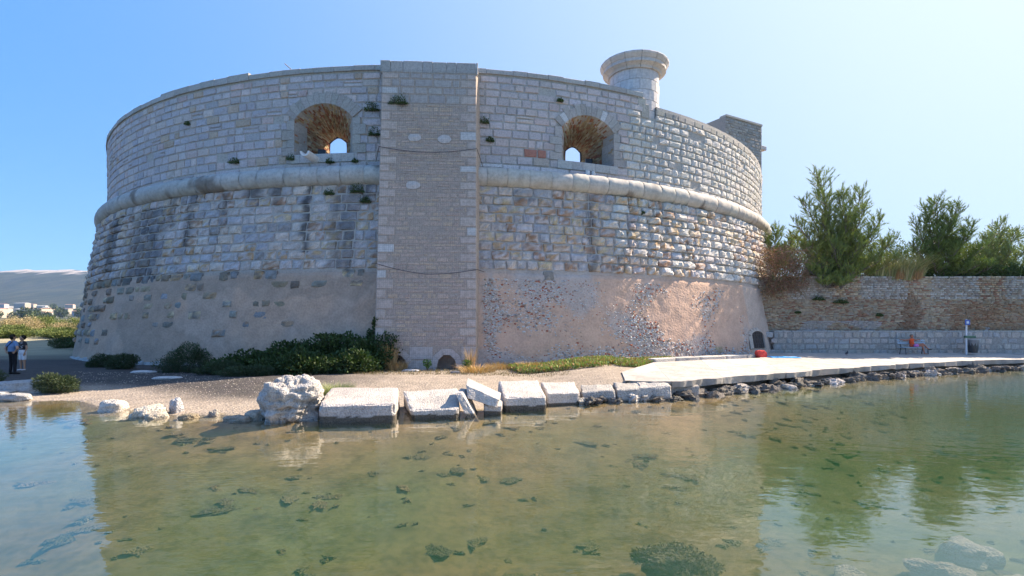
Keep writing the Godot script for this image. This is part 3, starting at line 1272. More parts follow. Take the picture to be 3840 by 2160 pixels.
func embrasure(root: Node3D, h: Array) -> void:
	var seen: bool = absf(h[0]) < 40.0
	# brick lining of the splayed opening
	var b := Buf.new()
	var n := 66
	for i in n:
		var q0 := i / float(n)
		var q1 := (i + 1.0) / n
		var t := 0.0
		t -= rnd(0.0, 0.08)
		while t < 1.0:
			var e := t + rnd(0.07, 0.11)
			var t0 := clampf(t, 0.0, 1.0)
			var t1 := clampf(e, 0.0, 1.0)
			if t1 - t0 > 0.01:
				var g := 0.004
				var qa := q0 + 0.0012
				var qb := q1 - 0.0012
				var p := [funnel(h, qa, t0 + g), funnel(h, qb, t0 + g), funnel(h, qb, t1 - g), funnel(h, qa, t1 - g)]
				var mid: Vector3 = (p[0] + p[1] + p[2] + p[3]) / 4.0
				var axis := (funnel(h, 0.12, (t0 + t1) / 2) + funnel(h, 0.88, (t0 + t1) / 2)) / 2.0
				var inw := (axis - mid).normalized()
				var proud := rnd(-0.03, 0.045)
				var c := [Color(0.44, 0.33, 0.20), Color(0.49, 0.38, 0.25), Color(0.38, 0.26, 0.16), Color(0.50, 0.43, 0.32), Color(0.40, 0.31, 0.21), Color(0.36, 0.17, 0.11)][mini(rng.randi() % 7, 5)] as Color
				c = vary(c, 0.2)
				var f := []
				for k in 4:
					f.append(p[k] + inw * proud)
				b.quad(f[0], f[1], f[2], f[3], c, inw)
				for k in 4:
					var k2 := (k + 1) % 4
					b.quad(f[k], f[k2], p[k2] - inw * 0.06, p[k] - inw * 0.06, c, (f[k] + f[k2]) / 2 - mid)
			t = e
	# mortar behind, sill floor
	for i in n:
		for j in 6:
			var q0 := i / float(n)
			var q1 := (i + 1.0) / n
			var t0 := j / 6.0
			var t1 := (j + 1) / 6.0
			var axis := (funnel(h, 0.12, (t0 + t1) / 2) + funnel(h, 0.88, (t0 + t1) / 2)) / 2.0
			var m := funnel(h, (q0 + q1) / 2, (t0 + t1) / 2)
			var back := (m - axis).normalized() * 0.05
			b.quad(funnel(h, q0, t0) + back, funnel(h, q1, t0) + back, funnel(h, q1, t1) + back, funnel(h, q0, t1) + back, Color(0.42, 0.36, 0.29), axis - m)
	b.quad(funnel(h, 0, 0), funnel(h, 1, 0), funnel(h, 1, 1), funnel(h, 0, 1), Color(0.4, 0.37, 0.33), Vector3.UP)
	var lining := part("embrasure_lining", b, M["brick"], root)
	if not seen:
		return
	# dark iron frame of the inner window
	b = Buf.new()
	var fr := []
	var rr := []
	for i in 25:
		var q := i / 24.0
		fr.append(funnel(h, q, 0.985).lerp(funnel(h, 0.5, 0.985), 0.02))
		rr.append(0.05)
	b.tube(fr, rr, Color(0.05, 0.05, 0.08), 5)
	piece("window_frame", b, M["plain"], lining)
	# voussoirs with their smooth soffits
	var nv := 13
	for i in nv:
		b = Buf.new()
		var q0 := 0.24 + 0.52 * i / nv + 0.0009
		var q1 := 0.24 + 0.52 * (i + 1.0) / nv - 0.0009
		var deep := rnd(0.18, 0.32)
		var tall := rnd(0.45, 0.68)
		var c := vary(Color(0.44, 0.405, 0.38), 0.10)
		if h[0] > 0 and (i == 1 or i == 9):
			c = Color(0.64, 0.62, 0.62)
		wedge(b, h, q0, q1, deep, tall, c)
		piece("voussoir", b, M["stone"], lining)
	# jamb stones, long and short in turn
	for side in 2:
		var y := SILL
		var i := 0
		while y < SPRING - 0.05:
			var y1 := minf(y + rnd(0.40, 0.55), SPRING)
			if SPRING - y1 < 0.2:
				y1 = SPRING
			b = Buf.new()
			var wide := 0.72 if i % 2 == 0 else 0.42
			var k0 := 0.24 * (y - SILL) / (SPRING - SILL)
			var k1 := 0.24 * (y1 - SILL) / (SPRING - SILL)
			if side == 1:
				k0 = 1.0 - k0
				k1 = 1.0 - k1
			jamb(b, h, k0, k1, rnd(0.16, 0.34), wide, -1.0 if side == 0 else 1.0, vary(Color(0.43, 0.40, 0.375), 0.09))
			piece("jamb_stone", b, M["stone"], lining)
			y = y1
			i += 1
	# sill stones under the opening
	var s: float = deg_to_rad(h[0]) * R_UP - 1.9
	var stop := s + 3.8
	while s < stop:
		var e := minf(s + rnd(0.5, 0.95), stop)
		b = Buf.new()
		slab_on(b, s + 0.008, e - 0.008, 11.28, SILL + 0.012, 29.4, R_UP + 0.06, vary(Color(0.49, 0.47, 0.46), 0.07))
		piece("sill_stone", b, M["stone"], lining)
		s = e


func wedge(b: Buf, h: Array, q0: float, q1: float, deep: float, tall: float, c: Color) -> void:
	var a0 := funnel(h, q0, 0.0)
	var a1 := funnel(h, q1, 0.0)
	var s0 := funnel(h, q0, deep)
	var s1 := funnel(h, q1, deep)
	var o := face_dir(deg_to_rad(h[0]))
	var t := Vector3(o.z, 0, -o.x)
	var cen := on_fort(deg_to_rad(h[0]), R_UP, 12.3)
	var d0 := (a0 - cen).slide(o).normalized() * tall
	var d1 := (a1 - cen).slide(o).normalized() * tall
	var lift := o * 0.05
	var f := [a0 + lift, a1 + lift, a1 + d1 + lift, a0 + d0 + lift]
	b.quad(f[0], f[1], f[2], f[3], c, o)
	b.quad(a0 + lift, a1 + lift, s1, s0, c, cen - a0)
	b.quad(f[2], f[3], f[3] - o * 0.3, f[2] - o * 0.3, c, d0)
	b.quad(f[0], f[3], f[3] - o * 0.3, f[0] - o * 0.3, c, -t * signf(0.5 - 0.0))
	b.quad(f[1], f[2], f[2] - o * 0.3, f[1] - o * 0.3, c, t)
	b.quad(a0 + lift, s0, s0 + d0 * 0.5, f[3], c, -t)
	b.quad(a1 + lift, s1, s1 + d1 * 0.5, f[2], c, t)


func jamb(b: Buf, h: Array, k0: float, k1: float, deep: float, wide: float, sg: float, c: Color) -> void:
	var o := face_dir(deg_to_rad(h[0]))
	var t := Vector3(o.z, 0, -o.x) * sg
	var g := Vector3(0, 0.006, 0)
	var a0 := funnel(h, k0, 0.0) + g + o * 0.035 - t * 0.01
	var a1 := funnel(h, k1, 0.0) - g + o * 0.035 - t * 0.01
	var s0 := funnel(h, k0, deep) + g - t * 0.05
	var s1 := funnel(h, k1, deep) - g - t * 0.05
	b.quad(a0, a1, a1 + t * wide - o * 0.02, a0 + t * wide - o * 0.02, c, o)
	b.quad(a0, a1, s1, s0, c, -t)
	b.quad(a0 + t * wide, a1 + t * wide, a1 + t * wide - o * 0.3, a0 + t * wide - o * 0.3, c, t)
	b.quad(a1, a1 + t * wide, a1 + t * wide - o * 0.3, s1, c, Vector3.UP)
	b.quad(a0, a0 + t * wide, a0 + t * wide - o * 0.3, s0, c, Vector3.DOWN)
	b.quad(s0, s1, s1 + t * 0.2, s0 + t * 0.2, c, -o)


# ---------------------------------------------------------------- buttress
func butt_point(s: float, y: float, h: float) -> Vector3:
	var o := face_dir(deg_to_rad(BUTT))
	var t := Vector3(o.z, 0, -o.x)
	var rho := 32.85 - (y - 0.5) * 2.3 / 15.7
	return FORT + o * (rho + h) + t * s + Vector3.UP * y


func buttress(root: Node3D, none: Callable) -> void:
	var b := Buf.new()
	var o := face_dir(deg_to_rad(BUTT))
	var t := Vector3(o.z, 0, -o.x)
	var joint := Color(0.50, 0.395, 0.325)
	var vents := [-1.35, 1.0]
	# core front as cells, leaving the two drain arches open
	var ds := 0.08
	var s := -2.4
	while s < 2.399:
		var y := 0.0
		while y < 1.599:
			var inside := false
			for c in vents:
				if pow((s + ds / 2 - c) / 0.47, 2.0) + pow((y + ds / 2 - 0.62) / 0.62, 2.0) < 1.0 and y > 0.6 or (absf(s + ds / 2 - c) < 0.47 and y > 0.45 and y <= 0.62):
					inside = true
			if not inside:
				b.quad(butt_point(s, y, 0), butt_point(s + ds, y, 0), butt_point(s + ds, y + ds, 0), butt_point(s, y + ds, 0), joint, o)
			y += ds
		s += ds
	b.quad(butt_point(-2.4, 1.6, 0), butt_point(2.4, 1.6, 0), butt_point(2.4, 16.0, 0), butt_point(-2.4, 16.0, 0), joint, o)
	b.quad(butt_point(-2.4, -1, 0), butt_point(2.4, -1, 0), butt_point(2.4, 0.0, 0), butt_point(-2.4, 0.0, 0), joint, o)
	for sg in [-1.0, 1.0]:
		var flank := joint
		for k in 12:
			var y0: float = -1.0 + 17.0 * k / 12.0
			var y1: float = -1.0 + 17.0 * (k + 1) / 12.0
			var w0: Vector3 = FORT + o * 28.5 + t * sg * 2.85 + Vector3.UP * y0
			var w1: Vector3 = FORT + o * 28.5 + t * sg * 2.85 + Vector3.UP * y1
			b.quad(butt_point(2.4 * sg, y0, 0), butt_point(2.4 * sg, y1, 0), w1, w0, vary(flank, 0.05), t * sg)
	b.quad(butt_point(-2.4, 16.0, 0), butt_point(2.4, 16.0, 0), FORT + o * 28.5 + t * 2.85 + Vector3.UP * 16.0, FORT + o * 28.5 - t * 2.85 + Vector3.UP * 16.0, joint, Vector3.UP)
	# chambers behind the arches
	for c in vents:
		b.quad(butt_point(c - 0.6, 0, -0.9), butt_point(c + 0.6, 0, -0.9), butt_point(c + 0.6, 1.4, -0.9), butt_point(c - 0.6, 1.4, -0.9), joint, o)
		for i in 10:
			var w0 := PI * i / 10.0
			var w1 := PI * (i + 1) / 10.0
			b.quad(butt_point(c + cos(w0) * 0.5, 0.6 + sin(w0) * 0.64, 0), butt_point(c + cos(w1) * 0.5, 0.6 + sin(w1) * 0.64, 0), butt_point(c + cos(w1) * 0.5, 0.6 + sin(w1) * 0.64, -0.9), butt_point(c + cos(w0) * 0.5, 0.6 + sin(w0) * 0.64, -0.9), joint, Vector3.DOWN)
		for sg in [-1.0, 1.0]:
			b.quad(butt_point(c + sg * 0.5, -0.2, 0), butt_point(c + sg * 0.5, 0.62, 0), butt_point(c + sg * 0.5, 0.62, -0.9), butt_point(c + sg * 0.5, -0.2, -0.9), joint, t * -sg)
	var body := part("buttress", b, M["stone"], root)
	var rough_list := []
	var cut := []
	# quoins up both edges, rubble courses between, squared courses at the top
	var y := 1.62
	var row := 0
	while y < 15.6:
		var h := rnd(0.38, 0.52)
		var y1 := minf(y + h, 15.62)
		var lw := 0.85 if row % 2 == 0 else 0.5
		var rw := 0.5 if row % 2 == 0 else 0.85
		var qc := Color(0.58, 0.455, 0.385)
		for e in [[-2.42, -2.42 + lw], [2.42 - rw, 2.42]]:
			var k := one(e[0], e[1], y + 0.006, y1 - 0.006, vary(qc, 0.06), 0.02, 0.0)
			if rng.randf() < 0.06:
				k.col = Color(0.62, 0.57, 0.54)
			cut.append(k)
		if y > 13.75:
			for q in course(-2.42 + lw, 2.42 - rw, 0.5, 1.0, []):
				var a := maxf(q[0], -2.42 + lw)
				var z := minf(q[1], 2.42 - rw)
				if z - a > 0.1:
					cut.append(one(a + 0.006, z - 0.006, y + 0.006, y1 - 0.006, vary(Color(0.47, 0.405, 0.37), 0.08), 0.02, 0.0))
		else:
			var yy := y
			while yy < y1 - 0.04:
				var y2 := minf(yy + rnd(0.12, 0.30), y1)
				if y1 - y2 < 0.07:
					y2 = y1
				for q in course(-2.42 + lw, 2.42 - rw, 0.2, 0.75, []):
					var a := maxf(q[0], -2.42 + lw)
					var z := minf(q[1], 2.42 - rw)
					if z - a > 0.06:
						var c := vary([Color(0.60, 0.44, 0.355), Color(0.56, 0.42, 0.345), Color(0.62, 0.46, 0.34), Color(0.52, 0.40, 0.335)][rng.randi() % 4], 0.07)
						var k := one(a + 0.004, z - 0.004, yy + 0.004, y2 - 0.004, c, rnd(0.0, 0.022), 0.008)
						k.wob = 0.03
						rough_list.append(k)
				yy = y2
		y = y1
		row += 1
	# dressed stones round the arches at the foot
	var w := [[-2.42, -1.85, 0.1, 0.95], [-2.42, -1.95, 0.95, 1.62], [-0.86, 0.1, 0.1, 0.98], [0.1, 0.52, 0.1, 1.02], [1.48, 2.42, 0.1, 0.92], [-0.8, 0.38, 0.98, 1.62], [1.65, 2.42, 0.92, 1.62]]
	for q in w:
		cut.append(one(q[0] + 0.006, q[1] - 0.006, q[2], q[3] - 0.006, vary(Color(0.57, 0.475, 0.425), 0.05), 0.02, 0.0))
	lay(cut, "quoin_stone", "quoins", butt_point, none, M["smooth_stone"], body)
	lay(rough_list, "rubble_stone", "rubble_courses", butt_point, none, M["stone"], body)
	for c in vents:
		for i in 5:
			b = Buf.new()
			var w0 := PI * i / 5.0 + 0.012
			var w1 := PI * (i + 1) / 5.0 - 0.012
			var f := []
			for g in [[w0, 1.0], [w1, 1.0], [w1, 1.62], [w0, 1.62]]:
				f.append(butt_point(c + cos(g[0]) * 0.48 * g[1], 0.62 + sin(g[0]) * 0.62 * (1.0 + (g[1] - 1.0) * 0.75), 0.03))
			var cl := vary(Color(0.56, 0.465, 0.42), 0.05)
			b.quad(f[0], f[1], f[2], f[3], cl, o)
			b.quad(f[0], f[1], f[1] - o * 0.3, f[0] - o * 0.3, cl, Vector3.DOWN)
			piece("arch_stone", b, M["smooth_stone"], body)
	# squared stones along the top
	s = -2.5
	while s < 2.45:
		var e := minf(s + rnd(0.5, 1.1), 2.5)
		b = Buf.new()
		var m := (butt_point(s, 16.0, 0) + butt_point(e, 16.0, 0)) / 2
		var tf := Transform3D(Basis(Vector3.UP, deg_to_rad(BUTT)), Vector3(m.x, 15.92, m.z) - o * 0.42)
		b.box(tf.translated(Vector3(0, 0.0, 0)), Vector3(e - s - 0.012, 0.62 + rnd(-0.06, 0.03), 1.0), vary(Color(0.45, 0.43, 0.42), 0.08), 0.025)
		piece("top_stone", b, M["stone"], body)
		s = e
	# round patches of pale mortar
	for q in [[-0.7, 12.1, 0.26], [0.8, 12.05, 0.30], [-0.75, 9.6, 0.28]]:
		b = Buf.new()
		for i in 14:
			var w0 := TAU * i / 14.0
			var w1 := TAU * (i + 1) / 14.0
			var r0: float = q[2] * (1.0 + 0.2 * fine.get_noise_1d(cos(w0) * 40.0 + q[0] * 90.0))
			var r1: float = q[2] * (1.0 + 0.2 * fine.get_noise_1d(cos(w1) * 40.0 + q[0] * 90.0))
			b.tri(butt_point(q[0], q[1], 0.07), butt_point(q[0] + cos(w0) * r0 * 1.2, q[1] + sin(w0) * r0 * 0.75, 0.035), butt_point(q[0] + cos(w1) * r1 * 1.2, q[1] + sin(w1) * r1 * 0.75, 0.035), Color(0.62, 0.54, 0.50), o)
		piece("mortar_patch", b, M["smooth_stone"], body)
	netting(body, o, t)


func netting(body: Node3D, o: Vector3, t: Vector3) -> void:
	# wire net hung over the face, held by two cables
	var b := Buf.new()
	var c := Color(0.24, 0.22, 0.21)
	var wd := 0.0026
	var sag := func(s: float, y: float) -> float:
		return 0.10 + 0.05 * fine.get_noise_2d(s * 18.0, y * 9.0)
	for i in 48:
		var s := -2.36 + i * 0.1
		for j in 10:
			var y0 := 0.55 + 15.2 * j / 10.0
			var y1 := 0.55 + 15.2 * (j + 1) / 10.0
			var h0: float = sag.call(s, y0)
			var h1: float = sag.call(s, y1)
			b.quad(butt_point(s - wd, y0, h0), butt_point(s + wd, y0, h0), butt_point(s + wd, y1, h1), butt_point(s - wd, y1, h1), c, o)
	for j in 152:
		var y := 0.6 + j * 0.1
		for i in 6:
			var s0 := -2.4 + 4.8 * i / 6.0
			var s1 := -2.4 + 4.8 * (i + 1) / 6.0
			var h0: float = sag.call(s0, y)
			var h1: float = sag.call(s1, y)
			b.quad(butt_point(s0, y - wd, h0), butt_point(s1, y - wd, h1), butt_point(s1, y + wd, h1), butt_point(s0, y + wd, h0), c, o)
	piece("wire_net", b, M["plain"], body, "stuff")
	for y in [11.55, 5.35]:
		b = Buf.new()
		var pts := []
		var rr := []
		var wall_l: Vector3 = FORT + o * (30.2 if y > 8 else 31.2) - t * 2.8 + Vector3.UP * (y + 0.1 - (0.5 if y > 8 else -0.3))
		var wall_r: Vector3 = FORT + o * (30.2 if y > 8 else 31.2) + t * 2.8 + Vector3.UP * (y + 0.1 - (0.8 if y > 8 else 0.1))
		pts.append(wall_l)
		for i in 13:
			var x := -2.43 + 4.86 * i / 12.0
			pts.append(butt_point(x, y - 0.25 * (1.0 - pow(x / 2.4, 2.0)) + (0.25 if y < 8 and x < 0 else 0.0) * absf(x) / 2.4, 0.14))
		pts.append(wall_r)
		for q in pts:
			rr.append(0.016)
		b.tube(pts, rr, Color(0.10, 0.09, 0.09), 5)
		piece("cable", b, M["plain"], body)


# ---------------------------------------------------------------- turret
func turret(root: Node3D) -> void:
	var cen := Vector3(7.58, 0, -33.85)
	var b := Buf.new()
	var round_ := func(bb: Buf, a: float, z: float, prof: Array, col: Color, wear: float, id: float) -> void:
		var na := maxi(3, int((z - a) / 0.16))
		var p := PackedVector3Array()
		var cc := PackedColorArray()
		for q in prof:
			for i in na:
				var w := lerpf(a, z, i / (na - 1.0))
				var n := wear * fine.get_noise_2d(w * 60.0 + id, q.y * 40.0)
				p.append(cen + Vector3(sin(w) * (q.x + n), q.y, cos(w) * (q.x + n)))
				var f := 1.0 + 0.09 * fine.get_noise_2d(w * 60.0 + id, q.y * 30.0)
				cc.append(Color(col.r * f, col.g * f, col.b * f))
		var pm: Vector2 = prof[prof.size() / 2]
		bb.grid(p, na, prof.size(), cc, cen + Vector3.UP * pm.y, false, true)
	round_.call(b, 0.0, TAU, [Vector2(1.47, 11.4), Vector2(1.47, 18.05)], Color(0.50, 0.46, 0.44), 0.0, 0.0)
	var body := part("turret", b, M["stone"], root)
	var y := 13.0
	var row := 0
	while y < 17.95:
		var y1 := minf(y + 0.62, 17.97)
		var n := 8
		for i in n:
			b = Buf.new()
			var a := TAU * (i + 0.5 * (row % 2)) / n + 0.006
			var z := TAU * (i + 1 + 0.5 * (row % 2)) / n - 0.006
			var ra := 1.5
			round_.call(b, a, z, [Vector2(ra - 0.035, y + 0.004), Vector2(ra, y + 0.02), Vector2(ra, y1 - 0.02), Vector2(ra - 0.035, y1 - 0.004)], vary(Color(0.60, 0.555, 0.545), 0.04), 0.006, rnd(0, 500))
			piece("turret_stone", b, M["smooth_stone"], body)
		y = y1
		row += 1
	# moulded cap of wedge-shaped stones
	var n := 13
	for i in n:
		b = Buf.new()
		var a := TAU * i / n + 0.007
		var z := TAU * (i + 1) / n - 0.007
		var c := vary(Color(0.57, 0.51, 0.475), 0.05)
		for prof in [[Vector2(1.45, 17.95), Vector2(1.62, 17.95), Vector2(1.66, 18.07), Vector2(1.80, 18.17), Vector2(1.92, 18.21)],
				[Vector2(1.92, 18.21), Vector2(1.92, 18.41), Vector2(1.96, 18.43)], [Vector2(1.96, 18.43), Vector2(2.02, 18.53), Vector2(2.08, 18.61), Vector2(2.10, 18.69), Vector2(2.06, 18.75)],
				[Vector2(2.06, 18.75), Vector2(1.4, 18.91), Vector2(0.0, 19.03)]]:
			round_.call(b, a, z, prof, c, 0.008, i * 31.0)
		piece("cap_stone", b, M["smooth_stone"], body)
	b = Buf.new()
	round_.call(b, 0.0, TAU, [Vector2(1.45, 17.99), Vector2(1.60, 18.11), Vector2(1.88, 18.25), Vector2(1.88, 18.39), Vector2(2.02, 18.65), Vector2(1.3, 18.85), Vector2(0, 18.97)], Color(0.50, 0.45, 0.41), 0.0, 0.0)
	piece("cap_core", b, M["stone"], body)


# ---------------------------------------------------------------- square block of rubble masonry at the rear edge
func gate_block(root: Node3D, none: Callable) -> void:
	var a := Vector3(18.3, 0, -46.8)
	var z := Vector3(22.5, 0, -49.2)
	var t := (z - a).normalized()
	var o := Vector3(-t.z, 0, t.x)
	if o.z < 0:
		o = -o
	var len_ := a.distance_to(z)
	var b := Buf.new()
	var deep := o * -5.0
	var lo := Vector3.UP * 9.0
	var hi := Vector3.UP * 20.75
	var c := Color(0.36, 0.33, 0.30)
	b.quad(a + lo, z + lo, z + hi, a + hi, c, o)
	b.quad(a + lo + deep, z + lo + deep, z + hi + deep, a + hi + deep, c, -o)
	b.quad(a + lo, a + hi, a + hi + deep, a + lo + deep, c, -t)
	b.quad(z + lo, z + hi, z + hi + deep, z + lo + deep, c, t)
	b.quad(a + hi, z + hi, z + hi + deep, a + hi + deep, c, Vector3.UP)
	var body := part("gate_block", b, M["stone"], root)
	var mp := func(s: float, y: float, h: float) -> Vector3:
		return a + t * s + o * h + Vector3.UP * y
	var list := []
	var y := 14.5
	while y < 20.7:
		var y1 := minf(y + rnd(0.16, 0.3), 20.75)
		for q in course(0.0, len_, 0.25, 0.7, []):
			var s0 := maxf(q[0], 0.0)
			var s1 := minf(q[1], len_)
			if s1 - s0 > 0.08:
				var k := one(s0 + 0.01, s1 - 0.01, y + 0.01, y1 - 0.01, vary([Color(0.46, 0.41, 0.36), Color(0.42, 0.40, 0.385), Color(0.36, 0.32, 0.29)][rng.randi() % 3], 0.12), rnd(0.01, 0.05), 0.02)
				k.wob = 0.03
				list.append(k)
		y = y1
	lay(list, "rubble_stone", "rubble_courses", mp, none, M["stone"], body)
	b = Buf.new()
	var s := 0.0
	while s < len_:
		var e := minf(s + rnd(0.4, 0.8), len_)
		b.box(Transform3D(Basis(t, Vector3.UP, o), a + t * (s + e) / 2 + Vector3.UP * 20.8 - o * 0.25), Vector3(e - s - 0.01, 0.16, 0.7), vary(Color(0.47, 0.43, 0.39), 0.1))
		s = e
	piece("block_coping", b, M["stone"], body)
	# stone spout sticking out of the far flank
	b = Buf.new()
	b.box(Transform3D(Basis(t, Vector3.UP, o), z + t * 0.35 + Vector3.UP * 18.9 - o * 0.3), Vector3(0.9, 0.36, 0.5), Color(0.56, 0.49, 0.46), 0.03)
	piece("stone_spout", b, M["smooth_stone"], body)


# ---------------------------------------------------------------- curtain wall and the low wall at its foot
func rampart() -> void:
	var none := as_is
	var root := thing("rampart_wall", "long brown brick and rubble rampart wall running behind the bench", "wall", Vector3(27, 0.6, -38))
	var b := Buf.new()
	b.box(Transform3D(Basis(), Vector3(35.5, 2.75, -38.9)), Vector3(37.0, 6.7, 1.6), Color(0.46, 0.37, 0.28))
	var core := part("wall_core", b, M["brick"], root)
	var mp := func(s: float, y: float, h: float) -> Vector3:
		return Vector3(s, y, -38.03 + h + 0.10 * broad.get_noise_2d(s * 5.0, y * 5.0))
	var bricks := []
	var rubble := []
	var y := 2.1
	while y < 6.06:
		var coarse := y > 4.5
		var y1 := y + (rnd(0.10, 0.18) if coarse else rnd(0.07, 0.09))
		for q in course(17.0, 39.5, 0.15, 0.36, []):
			var mid: float = (q[0] + q[1]) / 2
			var patch := broad.get_noise_2d(mid * 9.0, y * 12.0)
			var ruin := patch > 0.16
			# bands of brick stand between panels of rubble higher up
			var pillar := fmod(mid - 17.5, 5.0) < 1.8
			var c: Color
			if coarse and not pillar:
				c = [Color(0.58, 0.50, 0.43), Color(0.52, 0.44, 0.36), Color(0.44, 0.35, 0.28), Color(0.62, 0.56, 0.50)][rng.randi() % 4]
			else:
				c = [Color(0.60, 0.45, 0.30), Color(0.54, 0.37, 0.235), Color(0.64, 0.51, 0.36), Color(0.46, 0.25, 0.165), Color(0.55, 0.45, 0.34)][rng.randi() % 5]
			if mid > 30.6 and y < 4.2:
				c = c.lerp(Color(0.46, 0.24, 0.12), 0.45)
			if absf(mid - 27.8) < 0.5 + 1.2 * patch and y < 5.0:
				c = c.lerp(Color(0.26, 0.13, 0.07), 0.6)
			if y < 3.0 and patch < -0.12:
				c = c.lerp(Color(0.60, 0.55, 0.53), 0.7)
			if rng.randf() < (0.10 if ruin else 0.03):
				continue
			var k := one(q[0] + 0.008, q[1] - 0.008, y + 0.006, y1 - 0.006, vary(c, 0.14), rnd(-0.01, 0.05) if not ruin else rnd(-0.04, 0.09), 0.012)
			k.wob = 0.02
			if coarse and not pillar:
				rubble.append(k)
			else:
				bricks.append(k)
		y = y1
	lay(rubble, "rampart_stone", "rampart_rubble", mp, none, M["stone"], core)
	lay(bricks, "brick", "brickwork", mp, none, M["brick"], core)
	# earth behind and above the wall
	b = Buf.new()
	var p := PackedVector3Array()
	for j in 12:
		for i in 24:
			var x := 16.8 + i * 2.4
			var d := 38.2 + j * 6.0
			p.append(Vector3(x, 5.92 + 0.25 * broad.get_noise_2d(x * 6, d * 6) + 0.03 * (d - 38.0), -d))
	b.grid(p, 24, 12, PackedColorArray([Color(0.24, 0.19, 0.12)]), Vector3.UP)
	structure("embankment", b, M["ground"])
	# low wall of squared blocks
	root = thing("block_wall", "low retaining wall of squared grey blocks along the promenade", "wall", Vector3(27, 0.6, -37.5))
	b = Buf.new()
	b.box(Transform3D(Basis(), Vector3(36.0, 1.26, -37.74)), Vector3(36.0, 2.0, 0.5), Color(0.42, 0.375, 0.33))
	core = part("wall_core", b, M["stone"], root)
	var mp2 := func(s: float, yy: float, h: float) -> Vector3:
		return Vector3(s, yy, -37.49 + h)
	var list := []
	y = 2.26
	var row := 0
	while y > 0.6:
		var h := rnd(0.36, 0.44)
		for q in course(18.0, 39.5, 0.28, 0.8, []):
			if rng.randf() < 0.05:
				continue
			var c := vary([Color(0.54, 0.48, 0.42), Color(0.58, 0.48, 0.41), Color(0.48, 0.445, 0.42)][rng.randi() % 3], 0.1)
			var k := one(q[0] + 0.008, q[1] - 0.008, y - h * rnd(0.9, 1.0) + 0.008, y - 0.008, c, rnd(0.01, 0.08), 0.03, 5, 4)
			k.tilt = rnd(-0.06, 0.06)
			k.wob = 0.05
			list.append(k)
		y -= h
		row += 1
	lay(list, "block", "blocks", mp2, none, M["stone"], core)
	# flat rim stones and the broken ledge above them
	b = Buf.new()
	var s := 18.0
	while s < 39.5:
		var e := s + rnd(0.6, 1.3)
		b = Buf.new()
		b.box(Transform3D(Basis(Vector3.UP, rnd(-0.03, 0.03)), Vector3((s + e) / 2, 2.30, -37.78)), Vector3(e - s - 0.02, 0.11, 0.55), vary(Color(0.46, 0.43, 0.40), 0.1), 0.02)
		piece("rim_stone", b, M["stone"], core)
		s = e


# ---------------------------------------------------------------- plants
func needle(b: Buf, p: Vector3, d: Vector3, w: float, c: Color) -> void:
	var side := d.cross(Vector3(rnd(-1, 1), rnd(-1, 1), rnd(-1, 1))).normalized() * w
	var n := side.cross(d).normalized()
	b.v.append(p - side); b.v.append(p + d); b.v.append(p + side)
	b.n.append(n); b.n.append(n); b.n.append(n)
	b.c.append(c); b.c.append(c); b.c.append(c)


func aim(v: Vector3, spread: float) -> Vector3:
	return (v + Vector3(rnd(-1, 1), rnd(-1, 1), rnd(-1, 1)) * spread).normalized()


# an Aleppo-like pine: leaders, curved limbs, twigs and sprays of needles
func pine(called: String, label: String, base: Vector3, leaders: Array, reach: float, col: Color, group := "", dense := 1.0) -> void:
	var root := thing(called, label, "tree", base, group)
	var wood := Buf.new()
	var green := Buf.new()
	var bark := Color(0.17, 0.13, 0.105)
	for L in leaders:
		var foot: Vector3 = base + L[0]
		var tip: Vector3 = base + L[1]
		var size: float = L[2]
		var bend: Vector3 = L[3] if L.size() > 3 else Vector3.ZERO
		var pts := []
		var rr := []
		for i in 9:
			var t := i / 8.0
			pts.append(foot.lerp(tip, t) + bend * sin(PI * t) + Vector3(0.06 * sin(t * 9.0), 0, 0.05 * cos(t * 7.0)))
			rr.append(lerpf(0.12, 0.012, pow(t, 0.8)) * size)
		wood.tube(pts, rr, bark, 6)
		var h := foot.distance_to(tip)
		var nb := int(h * 11.0 * dense)
		for i in nb:
			var t := lerpf(L[4] if L.size() > 4 else 0.10, 0.985, (i + rng.randf()) / nb)
			var k := t * 8.0
			var at: Vector3 = (pts[int(k)] as Vector3).lerp(pts[mini(int(k) + 1, 8)], k - int(k))
			var az := i * 2.399 + rnd(-0.6, 0.6)
			var long := reach * size * (0.46 + 0.62 * pow(1.0 - t, 0.7)) * rnd(0.55, 1.1)
			var rise := lerpf(0.05, 0.95, t) + rnd(-0.3, 0.4)
			var dir := Vector3(cos(az), rise, sin(az)).normalized()
			var bp := []
			var br := []
			for j in 5:
				var u := j / 4.0
				bp.append(at + dir * long * u + Vector3.UP * long * 0.22 * u * u)
				br.append(lerpf(0.035, 0.006, u) * size)
			wood.tube(bp, br, bark, 4)
			var shade := rnd(0.75, 1.2)
			var nt := int(maxf(4.0, long * 7.0 * dense))
			for j in nt:
				var u := lerpf(0.22, 1.0, (j + rng.randf()) / nt)
				var q: Vector3 = (bp[int(u * 3.999)] as Vector3).lerp(bp[int(u * 3.999) + 1], u * 4.0 - int(u * 3.999))
				var tw := aim((bp[4] - bp[3]).normalized() + Vector3.UP * 0.4, 0.85)
				var tl := rnd(0.25, 0.65) * (1.15 - 0.4 * u)
				for m in 4:
					var base_p := q + tw * tl * (m + 0.5) / 3.5
					var cc := vary(Color(col.r * shade, col.g * shade, col.b * shade), 0.18)
					for x in 5:
						needle(green, base_p, aim(tw + Vector3.UP * 0.15, 0.6) * rnd(0.16, 0.32), 0.016, cc)
	part("trunk", wood, M["plain"], root)
	part("crown", green, M["leaf"], root)


